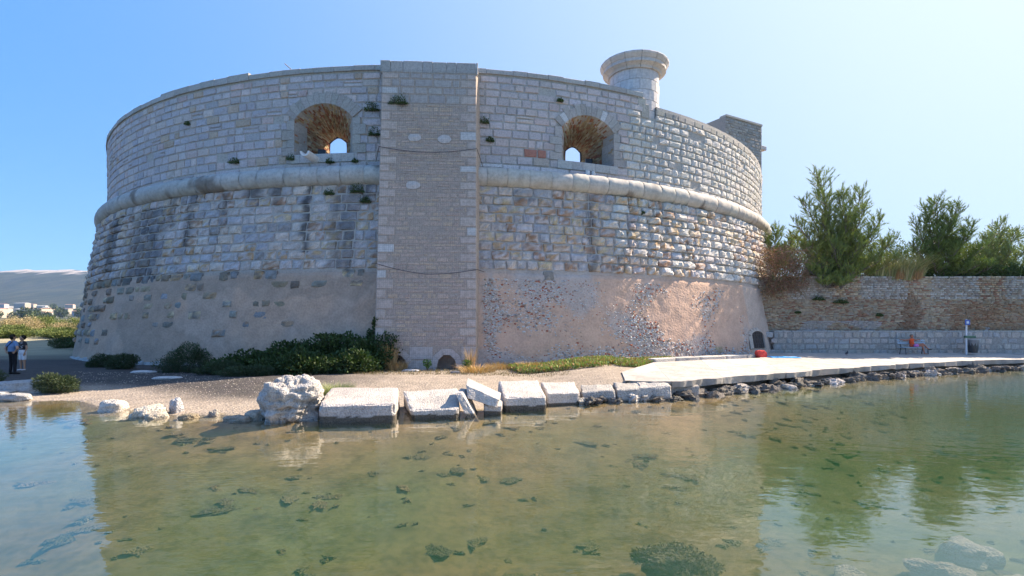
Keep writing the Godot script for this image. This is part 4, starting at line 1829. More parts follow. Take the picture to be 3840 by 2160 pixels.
# leaves scattered through rounded masses; blobs: [centre, radii]
func leaves(b: Buf, blobs: Array, n: int, size: float, cols: Array, floor_y := -99.0, long := 1.7, up := 0.25) -> void:
	var total := 0.0
	for q in blobs:
		total += q[1].x * q[1].y * q[1].z
	for q in blobs:
		var many := int(n * q[1].x * q[1].y * q[1].z / total) + 3
		for i in many:
			var d := Vector3(rng.randfn(), rng.randfn(), rng.randfn()).normalized()
			var lump := 1.0 + 0.5 * fine.get_noise_3dv((q[0] + d * q[1]) * 16.0) + 0.25 * fine.get_noise_3dv(d * 70.0 + q[0])
			var r := pow(rng.randf(), 0.30) * lump
			var p: Vector3 = q[0] + d * q[1] * r
			if p.y < floor_y:
				p.y = floor_y + rng.randf() * 0.1
			var c := vary(cols[rng.randi() % cols.size()], 0.22)
			var dir := aim(d + Vector3.UP * up, 0.9)
			var side := dir.cross(aim(d, 1.2)).normalized()
			var l := size * rnd(0.6, 1.3)
			var w := l / long / 2
			var a := p - dir * l / 2
			var e := p + dir * l / 2
			var o := dir.cross(side)
			b.tri(a, p + side * w + o * w * 0.25, e, c, o)
			b.tri(a, e, p - side * w + o * w * 0.25, c, o)


func stems(b: Buf, foot: Vector3, blobs: Array, n: int, col: Color) -> void:
	for i in n:
		var q: Array = blobs[rng.randi() % blobs.size()]
		var to: Vector3 = q[0] + Vector3(rnd(-0.6, 0.6), rnd(-0.2, 0.5), rnd(-0.6, 0.6)) * q[1]
		var from := Vector3(lerpf(foot.x, to.x, 0.55), foot.y, lerpf(foot.z, to.z, 0.55))
		b.tube([from, from.lerp(to, 0.5) + Vector3(rnd(-0.1, 0.1), 0.05, rnd(-0.1, 0.1)), to], [0.022, 0.015, 0.006], col, 4)


func bush(called: String, label: String, foot: Vector3, blobs: Array, n: int, size: float, cols: Array, group := "", category := "bush", long := 1.7) -> void:
	var root := thing(called, label, category, foot, group)
	var w := Buf.new()
	var g := Buf.new()
	var at := []
	for q in blobs:
		at.append([foot + q[0], q[1]])
	stems(w, foot, at, 5 + blobs.size() * 2, Color(0.15, 0.11, 0.08))
	leaves(g, at, n, size, cols, foot.y - 0.05, long)
	part("stems", w, M["plain"], root)
	part("foliage", g, M["leaf"], root)


# blades standing in a tuft
func blades(b: Buf, foot: Vector3, n: int, h: float, spread: float, cols: Array, w := 0.012, droop := 0.35) -> void:
	for i in n:
		var a := rnd(0, TAU)
		var rr := sqrt(rng.randf()) * spread
		var p := foot + Vector3(cos(a) * rr, 0, sin(a) * rr)
		var out := Vector3(cos(a), 0, sin(a))
		var hh := h * rnd(0.55, 1.1)
		var m := p + Vector3.UP * hh * 0.55 + out * hh * droop * 0.25
		var e := p + Vector3.UP * hh * rnd(0.8, 1.0) + out * hh * droop * rnd(0.5, 1.2)
		var s := Vector3(-out.z, 0, out.x).rotated(Vector3.UP, rnd(-1, 1)) * w
		var c := vary(cols[rng.randi() % cols.size()], 0.2)
		b.quad(p - s, p + s, m + s * 0.7, m - s * 0.7, c, out + Vector3.UP * 0.2)
		b.tri(m - s * 0.7, m + s * 0.7, e, c, out + Vector3.UP * 0.2)


func grass(called: String, label: String, foot: Vector3, n: int, h: float, spread: float, cols: Array, group := "", w := 0.012, droop := 0.35) -> void:
	var b := Buf.new()
	blades(b, foot, n, h, spread, cols, w, droop)
	solo(called, b, M["leaf"], label, "grass", foot, group)


# limbs fanned over the tips given: [x, y, z of the tip, thickness]
func fan(tips: Array) -> Array:
	var out := []
	for q in tips:
		var tip := Vector3(q[0], q[1], q[2])
		var foot := Vector3(q[0] * 0.12, maxf(0.0, q[1] * 0.18), q[2] * 0.2)
		out.append([foot, tip, q[3], Vector3(-q[0] * 0.06, -0.10 * absf(q[0]), 0.1), 0.22])
	return out


func trees() -> void:
	pine("pine_tree", "broad feathery pine with two tops spilling over the rampart wall", Vector3(23.4, 5.85, -38.8), fan([
		[-1.8, 7.5, 0.0, 1.0], [1.45, 6.4, -0.2, 0.8], [-3.0, 5.6, 0.4, 0.7], [-1.9, 5.9, 0.9, 0.65], [-0.3, 6.1, 0.6, 0.7], [0.9, 4.9, 0.9, 0.65], [2.5, 4.3, 0.3, 0.7], [-3.6, 4.0, 0.6, 0.7], [-2.2, 4.2, 1.2, 0.65], [-0.6, 4.3, 1.4, 0.65],
		[1.6, 3.1, 1.1, 0.65], [3.2, 2.8, 0.8, 0.65], [-3.5, 2.2, 1.0, 0.7], [-1.7, 2.4, 1.6, 0.65], [0.2, 2.5, 1.6, 0.65], [3.5, 1.5, 1.0, 0.6], [1.9, 1.4, 1.4, 0.6], [-3.3, 0.6, 1.4, 0.65], [-2.5, -0.5, 1.7, 0.65], [-1.3, -0.7, 1.9, 0.65], [-0.3, 0.4, 1.8, 0.6], [-3.0, 3.4, -1.0, 0.6], [1.0, 3.6, -1.0, 0.6]]), 1.5, Color(0.24, 0.275, 0.08), "", 0.8)
	pine("pine_tree", "rounded dense pine above the bare stretch of rampart wall", Vector3(30.6, 5.95, -39.2), fan([
		[-0.2, 5.6, 0.0, 0.9], [-1.2, 5.1, 0.3, 0.75], [1.0, 5.2, 0.3, 0.75], [-2.1, 4.0, 0.5, 0.7], [2.0, 3.9, 0.5, 0.7], [0.0, 4.1, 0.9, 0.7], [-1.1, 3.1, 1.2, 0.65], [1.1, 3.0, 1.2, 0.65], [-2.5, 2.4, 0.8, 0.65], [2.5, 2.3, 0.8, 0.65], [0.0, 2.0, 1.5, 0.65], [-1.6, 1.2, 1.4, 0.6], [1.8, 1.0, 1.4, 0.6], [2.9, 0.8, 1.0, 0.6]]), 1.3, Color(0.18, 0.22, 0.062), "", 0.85)
	pine("pine_tree", "small thin pine with a bare grey trunk beside the mast", Vector3(35.0, 5.9, -40.0), fan([
		[0.7, 4.2, 0.0, 0.8], [1.6, 3.6, 0.3, 0.65], [-0.6, 3.2, 0.4, 0.65], [2.3, 2.4, 0.5, 0.6], [-1.2, 2.0, 0.6, 0.6], [0.6, 2.2, 1.0, 0.6], [1.6, 1.2, 1.0, 0.6]]), 1.1, Color(0.29, 0.32, 0.12), "", 0.75)
	pine("pine_tree", "low young pine peeping over the fort's far shoulder", Vector3(20.0, 5.95, -42.0), fan([
		[0.3, 4.1, 0.0, 0.7], [-0.8, 3.2, 0.3, 0.6], [1.3, 3.3, 0.3, 0.6], [0.4, 2.4, 0.6, 0.6], [-1.0, 1.8, 0.4, 0.6]]), 1.2, Color(0.22, 0.27, 0.08))
	# wood behind
	var wood_cols := [Color(0.10, 0.13, 0.04), Color(0.14, 0.17, 0.055), Color(0.18, 0.20, 0.075)]
	for q in [[26.0, 44.6, 3.0, 3.2], [28.6, 47.0, 3.5, 3.4], [33.2, 46.2, 3.0, 3.0], [36.3, 44.6, 2.8, 3.0], [39.6, 45.4, 3.3, 3.2], [24.0, 49.6, 3.8, 3.6], [31.8, 51.2, 4.3, 3.8], [43.8, 49.6, 4.1, 3.6]]:
		var foot := Vector3(q[0], 5.9 + 0.03 * (q[1] - 38.0), -q[1])
		var blobs := []
		for i in 7:
			blobs.append([Vector3(rnd(-1.9, 1.9), q[2] * rnd(0.35, 1.1), rnd(-1.0, 1.0)), Vector3(rnd(0.9, 1.5), q[2] * rnd(0.25, 0.4), rnd(0.9, 1.4))])
		bush("evergreen_tree", "dark evergreen tree in the wood behind the pines", foot, blobs, 5200, 0.19, wood_cols, "evergreens behind the pines", "tree", 2.6)
	# low growth under the pines along the wall top
	for q in [[21.6, 38.9, 1.1], [22.8, 38.8, 1.0], [29.1, 39.0, 1.4], [30.4, 38.9, 1.3], [31.9, 39.0, 1.5], [33.2, 38.9, 1.3], [34.7, 38.8, 1.2], [36.3, 39.0, 1.2], [37.7, 39.1, 1.3]]:
		var foot := Vector3(q[0], 5.85, -q[1])
		bush("wall_top_shrub", "dark shrub growing along the top of the rampart wall", foot, [[Vector3(0, q[2] * 0.45, 0.2), Vector3(0.85, q[2] * 0.5, 0.6)], [Vector3(rnd(-0.7, 0.7), q[2] * 0.6, 0.1), Vector3(0.6, q[2] * 0.5, 0.5)]], 2200, 0.13, [Color(0.07, 0.10, 0.03), Color(0.11, 0.14, 0.045)], "shrubs along the rampart top")
	# dead brown bramble between fort and pine
	var br := thing("bramble", "tangled reddish brown dry bramble between fort and tall pine", "bramble", Vector3(18.6, 5.4, -37.6))
	var w := Buf.new()
	for i in 420:
		var p := Vector3(rnd(17.2, 20.2), rnd(5.0, 8.2), rnd(-38.4, -36.9))
		var q := [p]
		for j in 3:
			p += Vector3(rnd(-0.45, 0.45), rnd(-0.4, 0.25), rnd(-0.25, 0.25))
			q.append(p)
		w.tube(q, [0.014, 0.012, 0.01, 0.006], vary(Color(0.30, 0.165, 0.11), 0.3), 3)
	part("twigs", w, M["plain"], br)
	var g := Buf.new()
	leaves(g, [[Vector3(18.5, 6.6, -37.6), Vector3(1.5, 1.7, 0.8)], [Vector3(19.6, 6.1, -37.7), Vector3(1.0, 1.1, 0.6)], [Vector3(18.0, 5.3, -37.3), Vector3(0.8, 0.9, 0.5)]], 8000, 0.10, [Color(0.34, 0.175, 0.11), Color(0.40, 0.235, 0.14), Color(0.26, 0.15, 0.10), Color(0.18, 0.19, 0.08)])
	part("foliage", g, M["leaf"], br)
	# pale reeds hanging over the wall top between the pines
	var reed_cols := [Color(0.38, 0.36, 0.16), Color(0.50, 0.42, 0.23), Color(0.26, 0.30, 0.11)]
	for q in [[26.7, 38.5], [27.6, 38.4], [28.4, 38.6], [25.9, 38.7]]:
		grass("reed_clump", "pale yellow reed clump hanging over the rampart top between the pines", Vector3(q[0], 5.85, -q[1]), 420, 1.9, 0.5, reed_cols, "reeds on the rampart top", 0.02, 0.9)
	for q in [[27.0, 38.2], [28.1, 38.15], [38.0, 38.2]]:
		grass("dry_grass", "rusty dry grass tuft on the edge of the rampart wall", Vector3(q[0], 5.95, -q[1]), 260, 0.8, 0.45, [Color(0.50, 0.28, 0.12), Color(0.44, 0.26, 0.13)], "dry grass on the rampart edge", 0.014, 0.5)
	# tufts rooted in the rampart face
	for q in [[21.2, 4.5, 0.42], [22.8, 4.3, 0.5], [19.8, 3.6, 0.2], [25.5, 3.4, 0.25]]:
		var foot := Vector3(q[0], q[1], -37.95)
		bush("wall_tuft", "small dark green plant rooted in the brick rampart face", foot, [[Vector3(0, 0, 0.1), Vector3(q[2] * 1.1, q[2] * 0.6, 0.22)], [Vector3(q[2] * 0.5, -q[2] * 0.4, 0.1), Vector3(q[2] * 0.5, q[2] * 0.4, 0.18)]], 500, 0.08, [Color(0.08, 0.11, 0.035)], "plants rooted in the rampart", "plant")


# ---------------------------------------------------------------- blocks, boulder and rocks along the water
func shore() -> void:
	var pale := Color(0.50, 0.455, 0.42)
	var tide := Color(0.12, 0.105, 0.085)
	# corners: four below (front left, front right, back right, back left), then the same above
	var cut := [
		["stone_block", "long squared pale stone block beside the big pitted boulder", [Vector3(-4.98, -0.25, -14.0), Vector3(-3.05, -0.25, -14.25), Vector3(-3.35, -0.2, -16.4), Vector3(-5.4, -0.2, -16.3), Vector3(-4.96, 0.46, -14.05), Vector3(-3.06, 0.46, -14.3), Vector3(-3.42, 0.68, -16.45), Vector3(-5.42, 0.70, -16.3)], 0.15],
		["stone_block", "sloping pale stone block with a cut corner between block and leaning slab", [Vector3(-2.6, -0.3, -14.75), Vector3(-1.42, -0.3, -14.9), Vector3(-1.6, -0.2, -16.8), Vector3(-3.3, -0.2, -16.7), Vector3(-2.75, 0.22, -14.75), Vector3(-1.44, 0.25, -14.9), Vector3(-1.68, 0.62, -16.9), Vector3(-3.28, 0.58, -16.4)], 0.10],
		["stone_block", "weathered grey stone block with a crack standing square to the water", [Vector3(-0.25, -0.3, -16.2), Vector3(1.02, -0.3, -16.45), Vector3(0.88, -0.1, -18.3), Vector3(-0.5, -0.1, -18.2), Vector3(-0.23, 0.39, -16.2), Vector3(1.03, 0.39, -16.45), Vector3(0.86, 0.73, -18.3), Vector3(-0.47, 0.73, -18.2)], 0.13],
		["stone_block", "smaller worn stone block at the end of the row by the dark rocks", [Vector3(1.12, -0.3, -17.3), Vector3(2.2, -0.3, -17.7), Vector3(2.15, -0.1, -18.9), Vector3(1.0, -0.1, -18.7), Vector3(1.1, 0.40, -17.3), Vector3(2.2, 0.36, -17.7), Vector3(2.15, 0.62, -18.9), Vector3(1.0, 0.62, -18.7)], 0.08],
		["stone_slab", "thin broken slab leaning over between the stone blocks", [Vector3(-1.12, -0.3, -14.95), Vector3(-0.80, -0.3, -15.05), Vector3(-0.85, -0.3, -15.95), Vector3(-1.2, -0.3, -15.9), Vector3(-1.58, 0.66, -15.15), Vector3(-1.40, 0.64, -15.2), Vector3(-1.3, 0.66, -16.0), Vector3(-1.5, 0.70, -16.0)], 0.08],
		["stone_slab", "tilted pale slab lying across a small block at the water", [Vector3(-1.25, 0.47, -15.35), Vector3(-0.42, 0.18, -15.45), Vector3(-0.36, 0.24, -16.3), Vector3(-1.3, 0.55, -16.4), Vector3(-1.3, 0.85, -15.5), Vector3(-0.36, 0.42, -15.5), Vector3(-0.34, 0.52, -16.35), Vector3(-1.35, 0.98, -16.4)], -9.0],
		["stone_block", "small stone block under the tilted slab", [Vector3(-0.80, -0.3, -15.5), Vector3(-0.30, -0.3, -15.55), Vector3(-0.28, -0.2, -16.4), Vector3(-0.85, -0.2, -16.4), Vector3(-0.80, 0.27, -15.5), Vector3(-0.29, 0.24, -15.55), Vector3(-0.28, 0.30, -16.4), Vector3(-0.85, 0.34, -16.4)], 0.10]]
	for q in cut:
		var b := Buf.new()
		hexa(b, q[2], 26, 0.032, vary(pale, 0.05), q[3], tide)
		var mid := Vector3.ZERO
		for k in q[2]:
			mid += k / 8.0
		solo(q[0], b, M["stone"], q[1], "stone block" if q[0] == "stone_block" else "slab", Vector3(mid.x, 0.0, mid.z))
	var b := Buf.new()
	rock(b, Vector3(-5.98, 0.44, -14.85), Vector3(0.90, 0.74, 0.80), 0.5, 3, Color(0.46, 0.425, 0.395), 90, 60, 0.30, 0.30, 1.3)
	solo("boulder", b, M["rock"], "big pitted pale limestone boulder at the water's edge", "boulder", Vector3(-5.98, -0.1, -14.85))
	# separate stones lying in the shallows
	for q in [["flat-topped pale rock standing alone in the shallows", -11.9, 16.3, Vector3(0.38, 0.26, 0.3), Color(0.55, 0.50, 0.45)], ["broad tan rock half under water beside an upright stone", -10.15, 15.3, Vector3(0.46, 0.26, 0.36), Color(0.50, 0.45, 0.38)],
			["tan stone slab sloping into the shallow water", -9.75, 14.95, Vector3(0.30, 0.16, 0.3), Color(0.46, 0.40, 0.32)], ["grey upright stone behind the broad tan rock", -9.65, 15.7, Vector3(0.17, 0.30, 0.17), Color(0.42, 0.41, 0.42)],
			["low dark stone in the shallows near the gravel spit", -8.85, 14.95, Vector3(0.30, 0.12, 0.22), Color(0.28, 0.23, 0.16)], ["small angular stone on the gravel spit", -8.35, 15.3, Vector3(0.16, 0.15, 0.14), Color(0.33, 0.29, 0.25)],
			["flat brown stone close to the big boulder", -7.3, 14.55, Vector3(0.40, 0.14, 0.26), Color(0.36, 0.30, 0.24)], ["rounded brown stone against the big boulder", -6.95, 14.75, Vector3(0.30, 0.22, 0.24), Color(0.44, 0.38, 0.31)],
			["large grey slab among the dark bushes by the water", -18.4, 20.4, Vector3(0.75, 0.30, 0.5), Color(0.42, 0.42, 0.43)], ["square grey stone at the water below the dark bushes", -16.9, 18.6, Vector3(0.55, 0.18, 0.3), Color(0.38, 0.37, 0.36)], ["thin pale stone plate under the grey slab", -18.3, 19.6, Vector3(0.7, 0.10, 0.35), Color(0.45, 0.44, 0.43)]]:
		b = Buf.new()
		var y := maxf(land_y(q[1], q[2]), -0.15)
		rock(b, Vector3(q[1], y + q[3].y * 0.35, -q[2]), q[3], rnd(0, TAU), rng.randi() % 90, q[4], 34, 22, 0.32, 0.05)
		solo("rock", b, M["rock"], q[0], "rock", Vector3(q[1], y - 0.05, -q[2]))
	# jagged rocks under the broken edge of the quay
	var x := 2.3
	while x < 34.0:
		var d := shore_d(x) + rnd(-0.32, 0.30)
		var r := rnd(0.12, 0.38)
		b = Buf.new()
		rock(b, Vector3(x, rnd(-0.06, 0.12), -d), Vector3(r * rnd(1.0, 1.7), r * rnd(0.55, 0.9), r * rnd(0.7, 1.1)), rnd(0, TAU), rng.randi() % 300, vary(Color(0.17, 0.15, 0.13) if rng.randf() < 0.8 else Color(0.44, 0.40, 0.36), 0.2), 18, 12, 0.6, 0.3, 1.5)
		solo("quay_rock", b, M["rock"], "dark jagged rock wedged under the broken quay edge", "rock", Vector3(x, -0.25, -d), "rocks under the quay edge")
		x += rnd(0.18, 0.40)
	for q in [[2.9, 18.35, 0.5], [4.1, 18.6, 0.55], [4.9, 18.75, 0.6], [6.2, 19.7, 0.5]]:
		b = Buf.new()
		hexa(b, [Vector3(q[0] - 0.5, -0.2, -q[1] + 0.35), Vector3(q[0] + 0.6, -0.2, -q[1] + 0.15), Vector3(q[0] + 0.6, -0.1, -q[1] - 0.8), Vector3(q[0] - 0.5, -0.1, -q[1] - 0.7), Vector3(q[0] - 0.6, q[2] - 0.16, -q[1] + 0.25), Vector3(q[0] + 0.55, q[2] - 0.12, -q[1] + 0.05), Vector3(q[0] + 0.6, q[2], -q[1] - 0.8), Vector3(q[0] - 0.5, q[2], -q[1] - 0.7)], 12, 0.06, vary(Color(0.46, 0.42, 0.375), 0.08), 0.08, tide)
		solo("broken_slab", b, M["rock"], "broken concrete slab end where the promenade meets the beach", "slab", Vector3(q[0], -0.1, -q[1]), "broken slab ends")
	# pebbles and shingle on the beach
	b = Buf.new()
	for i in 4500:
		var px := rnd(-20.0, 3.5)
		var s := rnd(0.15, 6.5)
		var d := shore_d(px) + s
		if px > -4.0 and s > 4.0 and rng.randf() < 0.6:
			continue
		var p := ground_at(px, d)
		pebble(b, p, rnd(0.01, 0.03), vary([Color(0.36, 0.30, 0.25), Color(0.26, 0.22, 0.19), Color(0.44, 0.38, 0.31)][rng.randi() % 3], 0.2))
	solo("shingle", b, M["plain"], "loose pebbles strewn over the little beach", "pebbles", Vector3.ZERO, "", "stuff")
	seaweed()


func pebble(b: Buf, p: Vector3, r: float, c: Color) -> void:
	var ring := []
	var turn := rnd(0, TAU)
	for i in 4:
		var w := turn + TAU * i / 4
		ring.append(p + Vector3(cos(w), -0.2, sin(w)) * r * rnd(0.8, 1.4))
	var top := p + Vector3(0, r * rnd(0.4, 0.8), 0)
	for i in 4:
		b.tri(top, ring[i], ring[(i + 1) % 4], c, Vector3.UP + ring[i] - p)


func seaweed() -> void:
	# flat mounds of brown weed and weedy stones on the bed
	var b := Buf.new()
	for i in 2800:
		var x := rnd(-14.0, 16.0)
		var d := rnd(5.2, 24.0)
		if weed_at(x, d) < 0.13 or inland(x, d) > -0.5 or absf(x) > d:
			continue
		var p := ground_at(x, d)
		var r := rnd(0.03, 0.06) + 0.17 * pow(rng.randf(), 3.0)
		rock(b, p, Vector3(r * rnd(1.0, 2.0), rnd(0.015, 0.04), r), rnd(0, TAU), rng.randi() % 400, vary([Color(0.17, 0.13, 0.06), Color(0.21, 0.16, 0.075), Color(0.14, 0.115, 0.055)][rng.randi() % 3], 0.25), 11, 6, 1.1, 0.4, 2.5)
	solo("seaweed", b, M["rock"], "flat brown seaweed patches growing on the shallow sea bed", "seaweed", Vector3.ZERO, "", "stuff")
	# weed-grown stone and the submerged rocks
	var wb := thing("weedy_rock", "bushy brown seaweed covered rock under the water", "rock", Vector3(2.3, -1.2, -8.0))
	var r := Buf.new()
	rock(r, Vector3(2.3, -1.05, -8.0), Vector3(0.42, 0.24, 0.36), 0.2, 41, Color(0.12, 0.10, 0.05), 24, 16, 0.4)
	part("stone", r, M["rock"], wb)
	r = Buf.new()
	leaves(r, [[Vector3(2.3, -0.95, -8.0), Vector3(0.46, 0.22, 0.36)], [Vector3(2.0, -1.0, -8.2), Vector3(0.3, 0.14, 0.25)], [Vector3(2.75, -1.02, -7.9), Vector3(0.3, 0.12, 0.25)]], 5200, 0.05, [Color(0.20, 0.15, 0.06), Color(0.14, 0.11, 0.045), Color(0.10, 0.08, 0.035)])
	part("weed", r, M["leaf"], wb)
	for q in [[5.3, 7.2, 0.5], [6.2, 7.9, 0.45], [4.6, 6.6, 0.45], [6.6, 6.9, 0.65], [5.6, 6.3, 0.5], [7.2, 8.6, 0.5], [3.7, 6.4, 0.35], [7.0, 7.4, 0.4], [4.9, 7.9, 0.35], [2.6, 6.5, 0.35]]:
		r = Buf.new()
		var y := land_y(q[0], q[1])
		rock(r, Vector3(q[0], y + 0.03, -q[1]), Vector3(q[2], q[2] * 0.42, q[2] * 0.7), rnd(0, TAU), rng.randi() % 200, vary(Color(0.36, 0.30, 0.22), 0.15), 20, 14, 0.5)
		solo("sunken_rock", r, M["rock"], "flat brown rock lying under the clear water", "rock", Vector3(q[0], y - 0.2, -q[1]), "rocks under the clear water")


# ---------------------------------------------------------------- bushes and grasses on land
func scrub() -> void:
	var ivy := [Color(0.045, 0.075, 0.022), Color(0.06, 0.095, 0.03), Color(0.035, 0.055, 0.018)]
	var f := ground_at(-8.6, 24.6)
	bush("ivy_bush", "wide dark green leafy bush spreading at the fort's foot", f, [
		[Vector3(0.3, 0.75, -1.0), Vector3(1.4, 1.0, 1.1)], [Vector3(-1.6, 0.5, -0.6), Vector3(1.4, 0.8, 1.2)], [Vector3(-3.2, 0.35, -0.6), Vector3(1.3, 0.55, 1.1)], [Vector3(1.9, 0.6, -0.9), Vector3(1.2, 0.85, 1.1)],
		[Vector3(-0.5, 0.35, 0.9), Vector3(1.9, 0.6, 0.9)], [Vector3(1.6, 0.4, 0.7), Vector3(1.2, 0.65, 0.9)], [Vector3(-4.4, 0.2, -0.4), Vector3(0.9, 0.4, 0.8)], [Vector3(2.3, 0.6, -1.3), Vector3(0.6, 0.8, 0.7)]], 36000, 0.15, ivy)
	var root := thing("climbing_vine", "dark leafy vine climbing the buttress edge above the bush", "vine", Vector3(-6.7, 0.5, -26.4))
	var g := Buf.new()
	leaves(g, [[Vector3(-6.8, 1.4, -26.4), Vector3(0.24, 1.2, 0.25)], [Vector3(-6.55, 2.75, -26.15), Vector3(0.2, 0.3, 0.2)], [Vector3(-6.1, 1.9, -25.75), Vector3(0.7, 0.35, 0.1)], [Vector3(-6.2, 1.0, -25.8), Vector3(0.5, 0.6, 0.15)]], 3000, 0.12, ivy)
	part("foliage", g, M["leaf"], root)
	var st := Buf.new()
	st.tube([Vector3(-6.7, 0.4, -26.3), Vector3(-6.8, 1.5, -26.3), Vector3(-6.6, 2.8, -26.2)], [0.04, 0.03, 0.012], Color(0.14, 0.10, 0.07), 5)
	part("stem", st, M["plain"], root)
	var dark := [Color(0.04, 0.065, 0.03), Color(0.055, 0.08, 0.04)]
	for q in [["dark bush at the fort's foot beside the pale flagstone", -14.9, 25.0, Vector3(0.9, 0.75, 0.6), 5200], ["low dark shrub between the bush and the flagstone", -12.6, 23.6, Vector3(0.8, 0.35, 0.5), 3000], ["small round shrub on the path nearer the fort corner", -21.0, 28.0, Vector3(0.5, 0.4, 0.45), 2600], ["dark round shrub beside the fort's stone footing", -18.8, 26.4, Vector3(0.55, 0.5, 0.45), 2800],
			["low trailing shrub in front of the wide leafy bush", -10.9, 22.6, Vector3(0.9, 0.28, 0.5), 2600]]:
		f = ground_at(q[1], q[2])
		bush("shrub", q[0], f, [[Vector3(0, q[3].y * 0.7, 0), q[3]], [Vector3(q[3].x * 0.6, q[3].y * 0.9, -0.2), q[3] * 0.6], [Vector3(-q[3].x * 0.8, q[3].y * 0.4, 0.1), q[3] * Vector3(0.7, 0.5, 0.7)]], q[4] * 2, 0.10, dark, "", "shrub", 4.0)
	for q in [["feathery dark shrub by the water below the two walkers", -20.2, 20.6, 0.75], ["round feathery shrub beside the grey slab by the water", -16.6, 19.9, 0.62]]:
		f = ground_at(q[1], q[2])
		bush("shore_shrub", q[0], f, [[Vector3(0, q[3] * 0.55, 0), Vector3(q[3] * 1.1, q[3] * 0.6, q[3] * 0.8)]], 6500, 0.11, [Color(0.05, 0.075, 0.035), Color(0.08, 0.10, 0.05)], "", "shrub", 5.0)
	f = ground_at(-5.55, 17.3)
	grass("feather_grass", "pale green feathery grass clump between boulder and block", f, 1500, 0.62, 0.46, [Color(0.30, 0.33, 0.15), Color(0.38, 0.36, 0.19), Color(0.22, 0.27, 0.11)], "", 0.007, 0.45)
	# green carpet of succulent leaves along the sunny foot of the wall
	var b := Buf.new()
	for i in 34000:
		var az := rnd(10.5, 30.0)
		var away := rnd(0.35, 3.3) * (1.0 if az < 24.0 else 0.45)
		var r := 32.1 + away
		var p := on_fort(deg_to_rad(az), r, 0.0)
		if p.x > 3.9 + (27.0 + p.z) * -0.0 and -p.z < 22.8 + (p.x - 4.2) * 1.55:
			continue
		var dens := broad.get_noise_2d(p.x * 14.0, p.z * 14.0) + 0.42 - 0.09 * away
		if dens < rnd(-0.15, 0.25):
			continue
		p.y = maxf(land_y(p.x, -p.z), 0.0) + rnd(0.02, 0.20)
		var c := vary([Color(0.26, 0.33, 0.075), Color(0.38, 0.42, 0.14), Color(0.18, 0.25, 0.065), Color(0.42, 0.25, 0.11)][mini(rng.randi() % 9, 3) if rng.randf() < 0.5 else rng.randi() % 3], 0.2)
		var d := aim(Vector3.UP, 0.9)
		var s := d.cross(aim(Vector3.BACK, 1.0)).normalized() * rnd(0.025, 0.05)
		b.tri(p - s, p + s, p + d * rnd(0.08, 0.17), c, Vector3.BACK)
	solo("ground_cover", b, M["leaf"], "fleshy green ground cover carpeting the sunny foot of the fort", "ground cover", Vector3.ZERO, "", "stuff")
	# dry stalks round the buttress
	var straw := [Color(0.50, 0.30, 0.13), Color(0.44, 0.28, 0.14), Color(0.55, 0.38, 0.20)]
	for q in [["tall orange dry stalks before the bush-side drain arch", -5.75, 25.5, 320, 1.35, 0.30, 0.012, 0.35], ["low orange dry grass heap by the bush-side drain arch", -5.35, 25.2, 420, 0.55, 0.45, 0.010, 0.8], ["thin straw stalks at the sunlit corner of the buttress", -1.95, 25.5, 120, 1.25, 0.22, 0.008, 0.25], ["flattened straw lying before the sunlit buttress corner", -1.55, 24.6, 420, 0.40, 0.75, 0.010, 1.6],
			["rusty dry tuft at the wall foot beside the buttress", -0.55, 26.3, 380, 0.42, 0.7, 0.010, 0.7], ["golden dry tuft beside the green ground cover", 0.9, 26.2, 420, 0.45, 0.65, 0.010, 0.7]]:
		f = ground_at(q[1], q[2])
		grass("dry_stalks", q[0], f, q[3], q[4], q[5], straw, "", q[6], q[7])
	for q in [["small green seedling under the net between the two arches", -3.95, 25.35, 0.2], ["small green seedling under the net by the straw stalks", -2.1, 25.3, 0.22], ["leafy sprig on the ground by the bush-side arch", -6.3, 25.2, 0.3]]:
		f = ground_at(q[1], q[2])
		bush("seedling", q[0], f, [[Vector3(0, 0.3, 0), Vector3(q[3], q[3], q[3] * 0.7)]], 260, 0.08, [Color(0.14, 0.24, 0.05), Color(0.10, 0.17, 0.04)], "", "plant")
	b = Buf.new()
	for i in 1600:
		var x := rnd(-9.0, 2.5)
		var d := rnd(22.8, 26.0)
		var p := ground_at(x, d)
		if Vector2(p.x - FORT.x, p.z - FORT.z).length() < 32.9 and absf(x + 4.0) < 2.5:
			continue
		blades(b, p, 3, 0.13, 0.08, [Color(0.22, 0.16, 0.09), Color(0.30, 0.21, 0.11), Color(0.12, 0.12, 0.05)], 0.006, 1.2)
	solo("dead_grass", b, M["leaf"], "short dead grass littering the ground before the buttress", "grass", Vector3.ZERO, "", "stuff")
